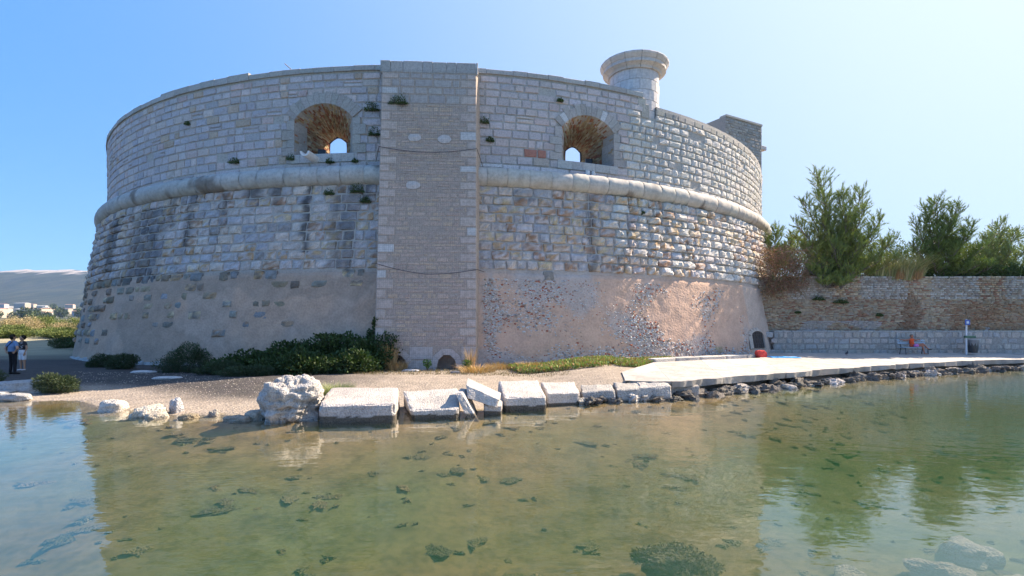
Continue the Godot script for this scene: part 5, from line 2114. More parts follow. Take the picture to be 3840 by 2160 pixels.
	# plants rooted in the fort's walls
	var wp := [["hanging green tuft on the upper wall beyond the bush-side cannon opening", -17.57, 11.6, 0.34, 0], ["grey-green bush on the upper wall high beside the buttress", -2.3, 13.95, 0.50, 0], ["dark tuft on the upper wall below the grey-green bush", -2.1, 12.65, 0.42, 0], ["dark tuft in the corner beyond the netted buttress, upper", 8.9, 13.4, 0.42, 0], ["round dark tuft on the wall beyond the netted buttress", 9.55, 12.45, 0.30, 0],
		["small plant on the sill corner of the bush-side opening", -10.8, 11.5, 0.30, 0], ["dark tuft on the sill beside the white spout", -6.6, 11.25, 0.26, 0], ["small dark tuft at the far end of the same sill", -4.0, 11.25, 0.2, 0], ["tiny green tuft high above the second cannon opening", 17.0, 14.95, 0.22, 0], ["small dark weed in the wall above the wide bush", -24.5, 14.2, 0.20, 0],
		["spreading green plant just under the moulding by the buttress", -3.5, 9.55, 0.55, 1], ["dark trailing weed under the moulding near the black streak", -6.3, 9.45, 0.32, 1], ["leafy weed on the lower wall under the spreading plant", -2.6, 9.0, 0.35, 1], ["tiny weed on the lower wall under the lit moulding", 26.5, 9.1, 0.16, 1], ["dark growth behind the net near the buttress top", 0.75, 13.9, 0.60, 2]]
	for q in wp:
		var az := deg_to_rad(q[1])
		var r := R_UP if q[4] == 0 else r_low(q[2])
		if q[4] == 2:
			r = 30.95
		var at := on_fort(az, r + 0.06, q[2])
		bush("wall_plant", q[0], at, [[Vector3(0, 0, 0), Vector3(q[3] * 0.9, q[3] * 0.9, 0.16)], [Vector3(q[3] * 0.4, -q[3] * 0.5, 0), Vector3(q[3] * 0.5, q[3] * 0.5, 0.14)]], int(900 * q[3]) + 120, 0.09, [Color(0.065, 0.10, 0.03), Color(0.09, 0.12, 0.05)], "", "plant", 2.2)
	# dry scrub beyond the path, towards the town
	var tan := [Color(0.48, 0.37, 0.23), Color(0.42, 0.32, 0.19), Color(0.34, 0.29, 0.15)]
	var grn := [Color(0.14, 0.18, 0.05), Color(0.20, 0.22, 0.075), Color(0.10, 0.13, 0.04)]
	for q in [[-60.5, 66.0, 2.0, 1], [-56.0, 67.0, 1.6, 1], [-63.5, 70.0, 3.2, 0], [-58.0, 72.0, 2.6, 0], [-66.0, 74.0, 3.6, 0], [-61.5, 76.0, 3.6, 1], [-57.0, 78.0, 3.0, 0], [-69.0, 80.0, 3.9, 1], [-64.0, 82.0, 3.4, 0], [-60.0, 86.0, 3.4, 0], [-72.0, 78.0, 3.6, 0], [-54.0, 64.5, 1.3, 1], [-51.0, 62.5, 1.2, 1], [-58.5, 63.0, 1.3, 1], [-75.0, 88.0, 4.4, 1], [-68.0, 92.0, 4.0, 0], [-55.5, 74.0, 2.4, 0], [-62.0, 64.0, 1.4, 0], [-52.5, 70.0, 1.8, 0], [-53.0, 80.0, 2.4, 0]]:
		f = ground_at(q[0], minf(q[1], 65.0))
		f.z = -q[1]
		q[2] *= 0.82
		var blobs := [[Vector3(0, q[2] * 0.42, 0), Vector3(2.6, q[2] * 0.45, 1.8)], [Vector3(rnd(-1.5, 1.5), q[2] * 0.5, 0.3), Vector3(1.3, q[2] * 0.42, 1.1)], [Vector3(rnd(-1.5, 1.5), q[2] * 0.3, 0.6), Vector3(1.4, q[2] * 0.32, 1.1)]]
		bush("scrub_bush", "straw coloured dry scrub mound beyond the path" if q[3] == 0 else "olive green scrub mound beyond the path", f, blobs, 6000, 0.2, tan if q[3] == 0 else grn, "scrub mounds beyond the path", "bush", 3.0)
	for q in [["dark clipped looking bush touching the fort's far edge", -50.5, 65.0, 2.2], ["dark low bush in the shade behind the two walkers", -41.0, 50.0, 1.0], ["second dark low bush in the shade near the fort corner", -38.3, 49.0, 1.3]]:
		f = ground_at(q[1], q[2])
		bush("dark_bush", q[0], f, [[Vector3(0, q[3] * 0.45, 0), Vector3(q[3] * 1.1, q[3] * 0.55, q[3])]], 3600, 0.12, ivy, "", "bush", 2.2)
	# flat stones on the ground
	for q in [["pale flagstone lying between the dark bushes", -16.6, 24.6, 1.1, 0.5], ["thin pale flagstone on the shingle below the bush", -14.2, 22.5, 1.2, 0.4], ["white stone lying before the netted buttress", -4.6, 24.75, 0.85, 0.28], ["dark flat stone on the sunlit dirt before the buttress", -2.5, 23.9, 0.5, 0.3]]:
		b = Buf.new()
		f = ground_at(q[1], q[2])
		rock(b, f + Vector3(0, 0.03, 0), Vector3(q[3] / 2, 0.09, q[4] / 2), 0.2, rng.randi() % 50, Color(0.16, 0.16, 0.18) if q[0].begins_with("dark") else Color(0.55, 0.53, 0.52), 20, 10, 0.25)
		solo("flat_stone", b, M["stone"], q[0], "stone", f)
	# worn kerb of pale stones between the ground cover and the promenade
	var ka := [[7.2, 27.4], [8.6, 28.5], [10.2, 29.5], [12.1, 30.7], [13.7, 31.7], [14.6, 32.5]]
	for i in ka.size() - 1:
		b = Buf.new()
		var p0 := Vector3(ka[i][0], 0, -ka[i][1])
		var p1 := Vector3(ka[i + 1][0], 0, -ka[i + 1][1])
		p1 = p1.lerp(p0, 0.04)
		var y := quay_y(p0.x, -p0.z)
		var n := Vector3(-0.28, 0, -0.42)
		hexa(b, [p0 + Vector3(0, y - 0.1, 0), p1 + Vector3(0, y - 0.1, 0), p1 + n + Vector3(0, y - 0.1, 0), p0 + n + Vector3(0, y - 0.1, 0), p0 + Vector3(0, y + 0.13, 0), p1 + Vector3(0, y + 0.13, 0), p1 + n + Vector3(0, y + 0.16, 0), p0 + n + Vector3(0, y + 0.16, 0)], 10, 0.02, vary(Color(0.58, 0.53, 0.48), 0.05))
		solo("kerb_stone", b, M["stone"], "worn pale kerb stone edging the promenade below the fort wall", "kerb stone", Vector3(p0.x, y, p0.z), "kerb below the fort wall")


# ---------------------------------------------------------------- town and mountain across the bay
func hill_y(x: float, d: float) -> float:
	var k := [[420.0, 0.8], [1200.0, 30.0], [2000.0, 78.0], [2400.0, 102.0], [3000.0, 215.0], [3450.0, 340.0], [3650.0, 388.0], [4000.0, 380.0], [5700.0, 250.0]]
	var y := 300.0
	for i in k.size() - 1:
		if d <= k[i + 1][0]:
			y = lerpf(k[i][1], k[i + 1][1], smoothstep(0.0, 1.0, (d - k[i][0]) / (k[i + 1][0] - k[i][0])) * 0.4 + 0.6 * (d - k[i][0]) / (k[i + 1][0] - k[i][0]))
			break
	var amp := clampf((d - 1500.0) / 2200.0, 0, 1)
	return y + amp * (32.0 * broad.get_noise_2d(x * 0.07, d * 0.06) + 9.0 * fine.get_noise_2d(x * 0.25, d * 0.25)) + smoothstep(-4000.0, -2800.0, x) * amp * 12.0


func far_side() -> void:
	var b := Buf.new()
	var nx := 260
	var ny := 110
	var p := PackedVector3Array()
	var cc := PackedColorArray()
	for j in ny:
		var d := 420.0 + 5200.0 * pow(j / (ny - 1.0), 1.25)
		for i in nx:
			var x := -6500.0 + 7500.0 * i / (nx - 1.0)
			var y := hill_y(x, d)
			p.append(Vector3(x, y, -d))
			var c := Color(0.022, 0.034, 0.026)
			var n := fine.get_noise_2d(x * 0.4, d * 0.5) + 0.5 * broad.get_noise_2d(x * 0.2, d * 0.25)
			c = c.lerp(Color(0.06, 0.066, 0.042), clampf(fine.get_noise_2d(x * 0.9 + 50.0, d * 0.9) * 1.6 + 0.3, 0, 1))
			# bare limestone along the crest and in scattered quarries
			if y > 374.0 + 40.0 * n:
				c = Color(0.42, 0.37, 0.33)
			elif d < 1500.0 and n > 0.25:
				c = Color(0.28, 0.23, 0.15)
			cc.append(c)
	b.grid(p, nx, ny, cc, Vector3.UP, true)
	structure("mountain", b, M["far"])
	var kinds := [["white block of flats in the far town under the mountain", Color(0.42, 0.41, 0.40)], ["pale cream house in the far town under the mountain", Color(0.46, 0.39, 0.31)], ["grey shed in the far town under the mountain", Color(0.40, 0.40, 0.42)]]
	for i in 30:
		var d := rnd(1000.0, 2000.0)
		var u := rnd(-0.99, -0.76)
		var x := u * d
		var kind: Array = kinds[rng.randi() % 3]
		var sz := Vector3(rnd(12.0, 30.0), rnd(7.0, 15.0), rnd(10.0, 18.0))
		if rng.randf() < 0.15:
			sz = Vector3(50.0, 18.0, 20.0)
		var at := Vector3(x, hill_y(x, d) - 1.0, -d)
		var root := thing("far_house", kind[0], "house", at, "houses of the far town")
		var q := Buf.new()
		var tf := Transform3D(Basis(Vector3.UP, rnd(-0.5, 0.5)), at + Vector3.UP * sz.y / 2)
		q.box(tf, sz, vary(kind[1], 0.08))
		part("wall", q, M["plain"], root)
		q = Buf.new()
		var rc := Color(0.34, 0.19, 0.13) if rng.randf() < 0.6 else Color(0.5, 0.49, 0.48)
		var h := sz / 2
		var ridge := 1.6
		q.quad(tf * Vector3(-h.x, h.y, h.z), tf * Vector3(h.x, h.y, h.z), tf * Vector3(h.x, h.y + ridge, 0), tf * Vector3(-h.x, h.y + ridge, 0), rc, Vector3(0, 1, 0.5))
		q.quad(tf * Vector3(-h.x, h.y, -h.z), tf * Vector3(h.x, h.y, -h.z), tf * Vector3(h.x, h.y + ridge, 0), tf * Vector3(-h.x, h.y + ridge, 0), rc, Vector3(0, 1, -0.5))
		q.tri(tf * Vector3(-h.x, h.y, h.z), tf * Vector3(-h.x, h.y, -h.z), tf * Vector3(-h.x, h.y + ridge, 0), rc, Vector3.LEFT)
		q.tri(tf * Vector3(h.x, h.y, h.z), tf * Vector3(h.x, h.y, -h.z), tf * Vector3(h.x, h.y + ridge, 0), rc, Vector3.RIGHT)
		part("roof", q, M["plain"], root)
		if sz.y > 7.0:
			q = Buf.new()
			for row in int(sz.y / 3.2):
				for col in int(sz.x / 3.5):
					q.box(tf * Transform3D(Basis(), Vector3(-h.x + 1.8 + col * 3.5, -h.y + 2.0 + row * 3.2, h.z)), Vector3(1.3, 1.5, 0.2), Color(0.10, 0.11, 0.13))
			part("window", q, M["gloss"], root)
	# trees between the houses
	for i in 26:
		var d := rnd(700.0, 1900.0)
		var x := rnd(-0.99, -0.77) * d
		var at := Vector3(x, maxf(0.85, hill_y(x, maxf(d, 420.0))) - 0.5, -d)
		var s := rnd(5.0, 11.0)
		bush("far_tree", "small round tree among the houses of the far town", at, [[Vector3(0, s, 0), Vector3(s, s * 0.9, s)], [Vector3(s * 0.6, s * 0.7, 0), Vector3(s * 0.7, s * 0.6, s * 0.7)]], 420, s * 0.35, [Color(0.06, 0.085, 0.03), Color(0.09, 0.11, 0.045)], "trees of the far town", "tree", 1.4)


# ---------------------------------------------------------------- figures: smooth surfaces round tapered bones
# bones: [from, to, radius at from, radius at to, colour]
func sculpt(b: Buf, bones: Array, cell: float, soft: float, tf: Transform3D) -> void:
	var field := {}
	var near := {}
	var who := {}
	for bi in bones.size():
		var q: Array = bones[bi]
		var a: Vector3 = q[0]
		var e: Vector3 = q[1]
		var ra: float = q[2]
		var re: float = q[3]
		var m := maxf(ra, re) + cell * 2.2
		var lo := Vector3(minf(a.x, e.x), minf(a.y, e.y), minf(a.z, e.z)) - Vector3.ONE * m
		var hi := Vector3(maxf(a.x, e.x), maxf(a.y, e.y), maxf(a.z, e.z)) + Vector3.ONE * m
		var ax := e - a
		var l2 := maxf(ax.length_squared(), 1e-9)
		for x in range(floori(lo.x / cell), ceili(hi.x / cell) + 1):
			for y in range(floori(lo.y / cell), ceili(hi.y / cell) + 1):
				for z in range(floori(lo.z / cell), ceili(hi.z / cell) + 1):
					var p := Vector3(x, y, z) * cell
					var t := clampf((p - a).dot(ax) / l2, 0.0, 1.0)
					var d := p.distance_to(a + ax * t) - lerpf(ra, re, t)
					if d > m:
						continue
					var key := Vector3i(x, y, z)
					if field.has(key):
						var f: float = field[key]
						var h := clampf(0.5 + 0.5 * (f - d) / soft, 0.0, 1.0)
						field[key] = lerpf(f, d, h) - soft * h * (1.0 - h)
						if d < near[key]:
							near[key] = d
							who[key] = bi
					else:
						field[key] = d
						near[key] = d
						who[key] = bi
	var corner := [Vector3i(0, 0, 0), Vector3i(1, 0, 0), Vector3i(0, 1, 0), Vector3i(1, 1, 0), Vector3i(0, 0, 1), Vector3i(1, 0, 1), Vector3i(0, 1, 1), Vector3i(1, 1, 1)]
	var edges := [[0, 1], [2, 3], [4, 5], [6, 7], [0, 2], [1, 3], [4, 6], [5, 7], [0, 4], [1, 5], [2, 6], [3, 7]]
	var idx := {}
	var pts := PackedVector3Array()
	var cols := PackedColorArray()
	for key in field:
		for back in [Vector3i.ZERO]:
			var v := []
			var neg := 0
			for c in corner:
				var f: float = field.get(key + c, 1.0)
				v.append(f)
				if f < 0.0:
					neg += 1
			if neg == 0 or neg == 8:
				continue
			var sum := Vector3.ZERO
			var n := 0
			for g in edges:
				var f0: float = v[g[0]]
				var f1: float = v[g[1]]
				if (f0 < 0.0) != (f1 < 0.0):
					var t := f0 / (f0 - f1)
					sum += (Vector3(corner[g[0]]).lerp(Vector3(corner[g[1]]), t) + Vector3(key)) * cell
					n += 1
			idx[key] = pts.size()
			pts.append(tf * (sum / n))
			cols.append(bones[who[key]][4])
	var nn := PackedVector3Array()
	nn.resize(pts.size())
	var tris := []
	var dirs := [[Vector3i(1, 0, 0), Vector3i(0, 1, 0), Vector3i(0, 0, 1)], [Vector3i(0, 1, 0), Vector3i(0, 0, 1), Vector3i(1, 0, 0)], [Vector3i(0, 0, 1), Vector3i(1, 0, 0), Vector3i(0, 1, 0)]]
	for key in field:
		var f0: float = field[key]
		for g in dirs:
			if not field.has(key + g[0]):
				continue
			var f1: float = field[key + g[0]]
			if (f0 < 0.0) == (f1 < 0.0):
				continue
			var q := [key, key - g[1], key - g[1] - g[2], key - g[2]]
			if not (idx.has(q[0]) and idx.has(q[1]) and idx.has(q[2]) and idx.has(q[3])):
				continue
			var out: Vector3 = tf.basis * (Vector3(g[0]) * (1.0 if f0 < 0.0 else -1.0))
			for t in [[0, 1, 2], [0, 2, 3]]:
				var ia: int = idx[q[t[0]]]
				var ib: int = idx[q[t[1]]]
				var ic: int = idx[q[t[2]]]
				var fn := (pts[ic] - pts[ia]).cross(pts[ib] - pts[ia])
				if fn.dot(out) < 0.0:
					var s := ib
					ib = ic
					ic = s
					fn = -fn
				nn[ia] += fn; nn[ib] += fn; nn[ic] += fn
				tris.append([ia, ib, ic])
	for t in tris:
		for k in t:
			b.v.append(pts[k])
			b.n.append(nn[k].normalized())
			b.c.append(cols[k])


# a hand: palm, four fingers and a thumb, from the wrist along dir, palm facing palm_dir
func hand(b: Buf, wrist: Vector3, dir: Vector3, palm_dir: Vector3, thumb_side: float, curl: float, skin: Color, tf: Transform3D) -> void:
	dir = dir.normalized()
	var side := dir.cross(palm_dir).normalized() * thumb_side
	var pd := side.cross(dir).normalized()
	if pd.dot(palm_dir) < 0:
		pd = -pd
	var bones := [[wrist, wrist + dir * 0.05 + side * 0.012, 0.026, 0.024, skin], [wrist, wrist + dir * 0.06 - side * 0.014, 0.024, 0.022, skin]]
	var lens := [0.070, 0.078, 0.072, 0.056]
	for i in 4:
		var root := wrist + dir * 0.075 + side * (0.027 - 0.018 * i)
		bones.append([wrist + dir * 0.03 + side * (0.015 - 0.01 * i), root, 0.013, 0.0105, skin])
		var d1 := (dir * cos(curl * 0.5) + pd * sin(curl * 0.5)).normalized()
		var d2 := (dir * cos(curl * 1.3) + pd * sin(curl * 1.3)).normalized()
		var mid: Vector3 = root + d1 * lens[i] * 0.55
		bones.append([root, mid, 0.0095, 0.0088, skin])
		bones.append([mid, mid + d2 * lens[i] * 0.45, 0.0088, 0.007, skin])
	var tb := wrist + dir * 0.025 + side * 0.022
	var tm := tb + (dir * 0.6 + side * 0.8).normalized() * 0.038
	bones.append([tb, tm, 0.013, 0.0105, skin])
	bones.append([tm, tm + (dir + side * 0.25 + pd * 0.3).normalized() * 0.03, 0.0105, 0.008, skin])
	sculpt(b, bones, 0.0065, 0.006, tf)


func head_bones(c: Vector3, face: Vector3, skin: Color) -> Array:
	var side := Vector3.UP.cross(face).normalized()
	var q := [[c + Vector3(0, 0.02, 0) - face * 0.02, c + Vector3(0, 0.03, 0) + face * 0.02, 0.088, 0.08, skin], [c + face * 0.02, c + Vector3(0, -0.075, 0) + face * 0.05, 0.07, 0.038, skin],
		[c + face * 0.085 + Vector3(0, 0.015, 0), c + face * 0.105 + Vector3(0, -0.02, 0), 0.010, 0.014, skin], [c + face * 0.083 + Vector3(0, -0.052, 0) - side * 0.018, c + face * 0.083 + Vector3(0, -0.052, 0) + side * 0.018, 0.009, 0.009, Color(skin.r * 0.8, skin.g * 0.55, skin.b * 0.5)]]
	for sg in [-1.0, 1.0]:
		q.append([c + side * sg * 0.083 + Vector3(0, 0.015, 0), c + side * sg * 0.086 + Vector3(0, -0.02, 0), 0.014, 0.010, skin])
		q.append([c + face * 0.084 + side * sg * 0.03 + Vector3(0, 0.02, 0), c + face * 0.085 + side * sg * 0.034 + Vector3(0, 0.02, 0), 0.010, 0.010, Color(0.06, 0.05, 0.05)])
	return q


func people() -> void:
	var tan := Color(0.42, 0.25, 0.17)
	# man seen from behind, hands on hips
	var at := ground_at(-21.95, 24.0)
	var tf := Transform3D(Basis(Vector3.UP, deg_to_rad(-14.0)), at)
	var shirt := Color(0.13, 0.21, 0.36)
	var trous := Color(0.022, 0.022, 0.026)
	var shoe := Color(0.03, 0.03, 0.03)
	var root := thing("person", "man in blue short-sleeved shirt and black trousers, hands on hips", "person", at)
	var b := Buf.new()
	var bones := [[Vector3(0, 1.0, 0), Vector3(0, 1.22, 0), 0.155, 0.17, shirt], [Vector3(-0.07, 1.25, 0), Vector3(-0.12, 1.40, 0), 0.14, 0.085, shirt], [Vector3(0.07, 1.25, 0), Vector3(0.12, 1.40, 0), 0.14, 0.085, shirt],
		[Vector3(0, 0.93, 0), Vector3(0, 0.99, 0), 0.155, 0.155, trous], [Vector3(0, 1.42, 0), Vector3(0, 1.54, -0.01), 0.06, 0.055, tan]]
	for sg in [-1.0, 1.0]:
		bones.append_array([[Vector3(0.09 * sg, 0.90, 0), Vector3(0.11 * sg, 0.50, -0.01), 0.095, 0.065, trous], [Vector3(0.11 * sg, 0.50, -0.01), Vector3(0.13 * sg, 0.09, 0.01), 0.064, 0.052, trous],
			[Vector3(0.13 * sg, 0.05, 0.03), Vector3(0.15 * sg, 0.04, -0.16), 0.045, 0.038, shoe]])
		var el := Vector3(0.35 * sg, 1.14, 0.06)
		var wr := Vector3(0.20 * sg, 0.99, 0.13 if sg < 0 else 0.05)
		bones.append_array([[Vector3(0.18 * sg, 1.39, 0), Vector3(0.27 * sg, 1.26, 0.03), 0.07, 0.066, shirt], [Vector3(0.27 * sg, 1.26, 0.03), el, 0.05, 0.042, tan], [el, wr, 0.041, 0.027, tan]])
	bones.append_array(head_bones(Vector3(0.0, 1.63, -0.01), Vector3(0.25, 0, -0.97).normalized(), tan))
	sculpt(b, bones, 0.018, 0.03, tf)
	hand(b, Vector3(-0.20, 0.99, 0.13), Vector3(0.75, -0.45, 0.1), Vector3(0.2, 0.2, -1), 1.0, 0.5, tan, tf)
	hand(b, Vector3(0.20, 0.99, 0.05), Vector3(-0.6, -0.6, 0.35), Vector3(-0.5, 0.2, -0.6), -1.0, 0.5, tan, tf)
	part("body", b, M["cloth"], root)
	b = Buf.new()
	sculpt(b, [[Vector3(0, 1.67, 0.0), Vector3(0, 1.66, 0.03), 0.098, 0.092, Color(0.02, 0.017, 0.015)], [Vector3(0, 1.60, 0.045), Vector3(0, 1.56, 0.05), 0.07, 0.05, Color(0.02, 0.017, 0.015)]], 0.014, 0.03, tf)
	part("hair", b, M["cloth"], root)
	b = Buf.new()
	b.tube([tf * Vector3(0.13, 1.475, 0.02), tf * Vector3(0.06, 1.37, 0.14), tf * Vector3(-0.06, 1.20, 0.185), tf * Vector3(-0.16, 1.05, 0.12)], [0.016, 0.016, 0.016, 0.016], Color(0.02, 0.02, 0.02), 6)
	part("bag_strap", b, M["cloth"], root)
	# woman facing us beside him
	at = ground_at(-22.95, 25.6)
	tf = Transform3D(Basis(Vector3.UP, deg_to_rad(-12.0)), at)
	root = thing("person", "woman in dark patterned top and white shorts beside the man", "person", at)
	var top := Color(0.05, 0.045, 0.05)
	var white := Color(0.62, 0.62, 0.66)
	b = Buf.new()
	bones = [[Vector3(0, 0.98, 0), Vector3(0, 1.12, 0), 0.135, 0.13, top], [Vector3(-0.05, 1.15, 0.0), Vector3(-0.1, 1.31, 0), 0.115, 0.075, top], [Vector3(0.05, 1.15, 0.0), Vector3(0.1, 1.31, 0), 0.115, 0.075, top], [Vector3(0, 1.17, 0.05), Vector3(0, 1.2, 0.06), 0.09, 0.09, top],
		[Vector3(0, 0.86, 0), Vector3(0, 0.94, 0), 0.14, 0.135, white], [Vector3(0, 1.34, 0), Vector3(0, 1.43, 0.01), 0.05, 0.046, tan]]
	for sg in [-1.0, 1.0]:
		bones.append_array([[Vector3(0.085 * sg, 0.84, 0), Vector3(0.095 * sg, 0.55, 0.01), 0.10, 0.082, white], [Vector3(0.095 * sg, 0.56, 0.01), Vector3(0.10 * sg, 0.46, 0.01), 0.06, 0.055, tan], [Vector3(0.10 * sg, 0.46, 0.01), Vector3(0.105 * sg, 0.09, 0.0), 0.054, 0.035, tan], [Vector3(0.105 * sg, 0.04, -0.02), Vector3(0.12 * sg, 0.03, 0.14), 0.035, 0.028, white]])
		var el := Vector3(0.23 * sg, 1.06, -0.01)
		var wr := Vector3(0.22 * sg, 0.84, 0.08)
		bones.append_array([[Vector3(0.15 * sg, 1.30, 0), Vector3(0.19 * sg, 1.20, 0), 0.058, 0.055, top], [Vector3(0.19 * sg, 1.20, 0), el, 0.042, 0.036, tan], [el, wr, 0.035, 0.024, tan]])
	bones.append_array(head_bones(Vector3(0, 1.51, 0.01), Vector3(-0.3, 0, 0.95).normalized(), tan))
	sculpt(b, bones, 0.018, 0.025, tf)
	for sg in [-1.0, 1.0]:
		hand(b, Vector3(0.22 * sg, 0.84, 0.08), Vector3(0.0, -1.0, 0.2), Vector3(-sg, 0, 0), 1.0 if sg > 0 else -1.0, 0.45, tan, tf)
	part("body", b, M["cloth"], root)
	b = Buf.new()
	var hair := Color(0.022, 0.016, 0.013)
	sculpt(b, [[Vector3(0.01, 1.565, -0.02), Vector3(0.01, 1.55, -0.04), 0.105, 0.10, hair], [Vector3(0.09, 1.54, 0.0), Vector3(0.095, 1.47, -0.01), 0.04, 0.03, hair], [Vector3(-0.08, 1.54, -0.02), Vector3(-0.085, 1.47, -0.03), 0.04, 0.03, hair]], 0.014, 0.03, tf)
	part("hair", b, M["cloth"], root)
	b = Buf.new()
	for i in 34:
		var p := tf * Vector3(rnd(-0.15, 0.15), rnd(1.0, 1.34), 0.0)
		var o := tf.basis * Vector3(rnd(-0.3, 0.3), 0, 1).normalized()
		chip(b, p + o * 0.142, o, 0.016, white)
	part("print", b, M["cloth"], root)
	bench_and_sitter(tan)


func bench_and_sitter(tan: Color) -> void:
	var at := Vector3(27.05, quay_y(27.0, 36.4), -36.4)
	var tf := Transform3D(Basis(Vector3.UP, deg_to_rad(6.0)), at)
	var root := thing("park_bench", "blue-grey slatted park bench with dark legs before the low wall", "bench", at)
	var wood := Color(0.30, 0.38, 0.44)
	for i in 2:
		var b := Buf.new()
		b.box(tf * Transform3D(Basis(Vector3.RIGHT, -0.2), Vector3(-0.25, 0.74 + i * 0.16, -0.24 - i * 0.03)), Vector3(2.0, 0.12, 0.035), wood, 0.008)
		part("back_slat", b, M["plain"], root)
	for i in 3:
		var b := Buf.new()
		b.box(tf * Transform3D(Basis(), Vector3(-0.25, 0.46, -0.14 + i * 0.15)), Vector3(2.0, 0.04, 0.13), vary(wood, 0.05), 0.008)
		part("seat_slat", b, M["plain"], root)
	for x in [-1.05, 0.55]:
		var b := Buf.new()
		var dk := Color(0.05, 0.05, 0.055)
		b.tube([tf * Vector3(x, 0, 0.24), tf * Vector3(x, 0.43, 0.2), tf * Vector3(x, 0.43, -0.2), tf * Vector3(x, 0.98, -0.30)], [0.03, 0.028, 0.028, 0.024], dk, 6)
		b.tube([tf * Vector3(x, 0, -0.28), tf * Vector3(x, 0.43, -0.2)], [0.03, 0.028], dk, 6)
		part("leg", b, M["gloss"], root)
	# sitter
	var sat := at + tf.basis * Vector3(-0.35, 0, 0.0)
	var st := Transform3D(tf.basis, sat)
	var p := thing("person", "sunbather in orange top sitting cross-legged on the bench", "person", sat)
	var or_ := Color(0.72, 0.10, 0.035)
	var skin := Color(0.40, 0.18, 0.115)
	var b := Buf.new()
	var bones := [[Vector3(0.02, 0.60, -0.05), Vector3(0.0, 0.80, -0.10), 0.135, 0.135, or_], [Vector3(0.0, 0.85, -0.10), Vector3(-0.09, 0.98, -0.12), 0.12, 0.075, or_], [Vector3(0.0, 0.85, -0.10), Vector3(0.10, 0.98, -0.12), 0.12, 0.075, or_], [Vector3(0.0, 1.0, -0.12), Vector3(0.0, 1.1, -0.10), 0.055, 0.05, skin],
		[Vector3(-0.05, 0.57, -0.03), Vector3(0.08, 0.57, -0.03), 0.13, 0.13, Color(0.55, 0.08, 0.04)],
		[Vector3(0.10, 0.56, 0.02), Vector3(0.46, 0.58, 0.26), 0.085, 0.06, skin], [Vector3(0.46, 0.58, 0.26), Vector3(0.52, 0.12, 0.34), 0.056, 0.036, skin], [Vector3(0.52, 0.05, 0.34), Vector3(0.62, 0.04, 0.46), 0.036, 0.028, skin],
		[Vector3(0.02, 0.60, 0.04), Vector3(0.48, 0.69, 0.26), 0.085, 0.06, skin], [Vector3(0.48, 0.69, 0.26), Vector3(0.80, 0.34, 0.38), 0.055, 0.036, skin], [Vector3(0.80, 0.33, 0.38), Vector3(0.95, 0.31, 0.44), 0.035, 0.026, Color(0.05, 0.04, 0.04)],
		[Vector3(-0.15, 0.97, -0.12), Vector3(-0.42, 0.92, -0.20), 0.05, 0.042, skin], [Vector3(-0.42, 0.92, -0.20), Vector3(-0.64, 0.97, -0.20), 0.04, 0.026, skin], [Vector3(0.15, 0.97, -0.12), Vector3(0.40, 0.93, -0.16), 0.05, 0.042, skin], [Vector3(0.40, 0.93, -0.16), Vector3(0.60, 0.97, -0.20), 0.04, 0.026, skin]]
	bones.append_array(head_bones(Vector3(0.0, 1.19, -0.09), Vector3(0.3, 0, 0.95).normalized(), skin))
	sculpt(b, bones, 0.018, 0.022, st)
	hand(b, Vector3(-0.64, 0.97, -0.20), Vector3(-1, -0.25, 0), Vector3(0, -1, 0.2), 1.0, 0.6, skin, st)
	hand(b, Vector3(0.60, 0.97, -0.20), Vector3(1, -0.25, 0), Vector3(0, -1, 0.2), -1.0, 0.6, skin, st)
	part("body", b, M["cloth"], p)
	b = Buf.new()
	sculpt(b, [[Vector3(0.0, 1.235, -0.105), Vector3(0.0, 1.22, -0.13), 0.096, 0.09, Color(0.20, 0.15, 0.12)]], 0.016, 0.02, st)
	part("hair", b, M["cloth"], p)
	# bag beside the sitter
	b = Buf.new()
	sculpt(b, [[Vector3(-0.02, 0.575, 0.20), Vector3(0.16, 0.575, 0.20), 0.085, 0.085, Color(0.50, 0.16, 0.42)], [Vector3(0.0, 0.62, 0.20), Vector3(0.14, 0.62, 0.20), 0.06, 0.06, Color(0.55, 0.20, 0.46)]], 0.02, 0.02, st)
	var bag := thing("handbag", "pink handbag on the bench beside the sunbather", "bag", sat + Vector3(0, 0.48, 0.1))
	part("bag_body", b, M["cloth"], bag)
	b = Buf.new()
	b.tube([st * Vector3(0.0, 0.66, 0.2), st * Vector3(0.07, 0.76, 0.2), st * Vector3(0.14, 0.66, 0.2)], [0.01, 0.01, 0.01], Color(0.42, 0.13, 0.34), 5)
	part("handle", b, M["cloth"], bag)


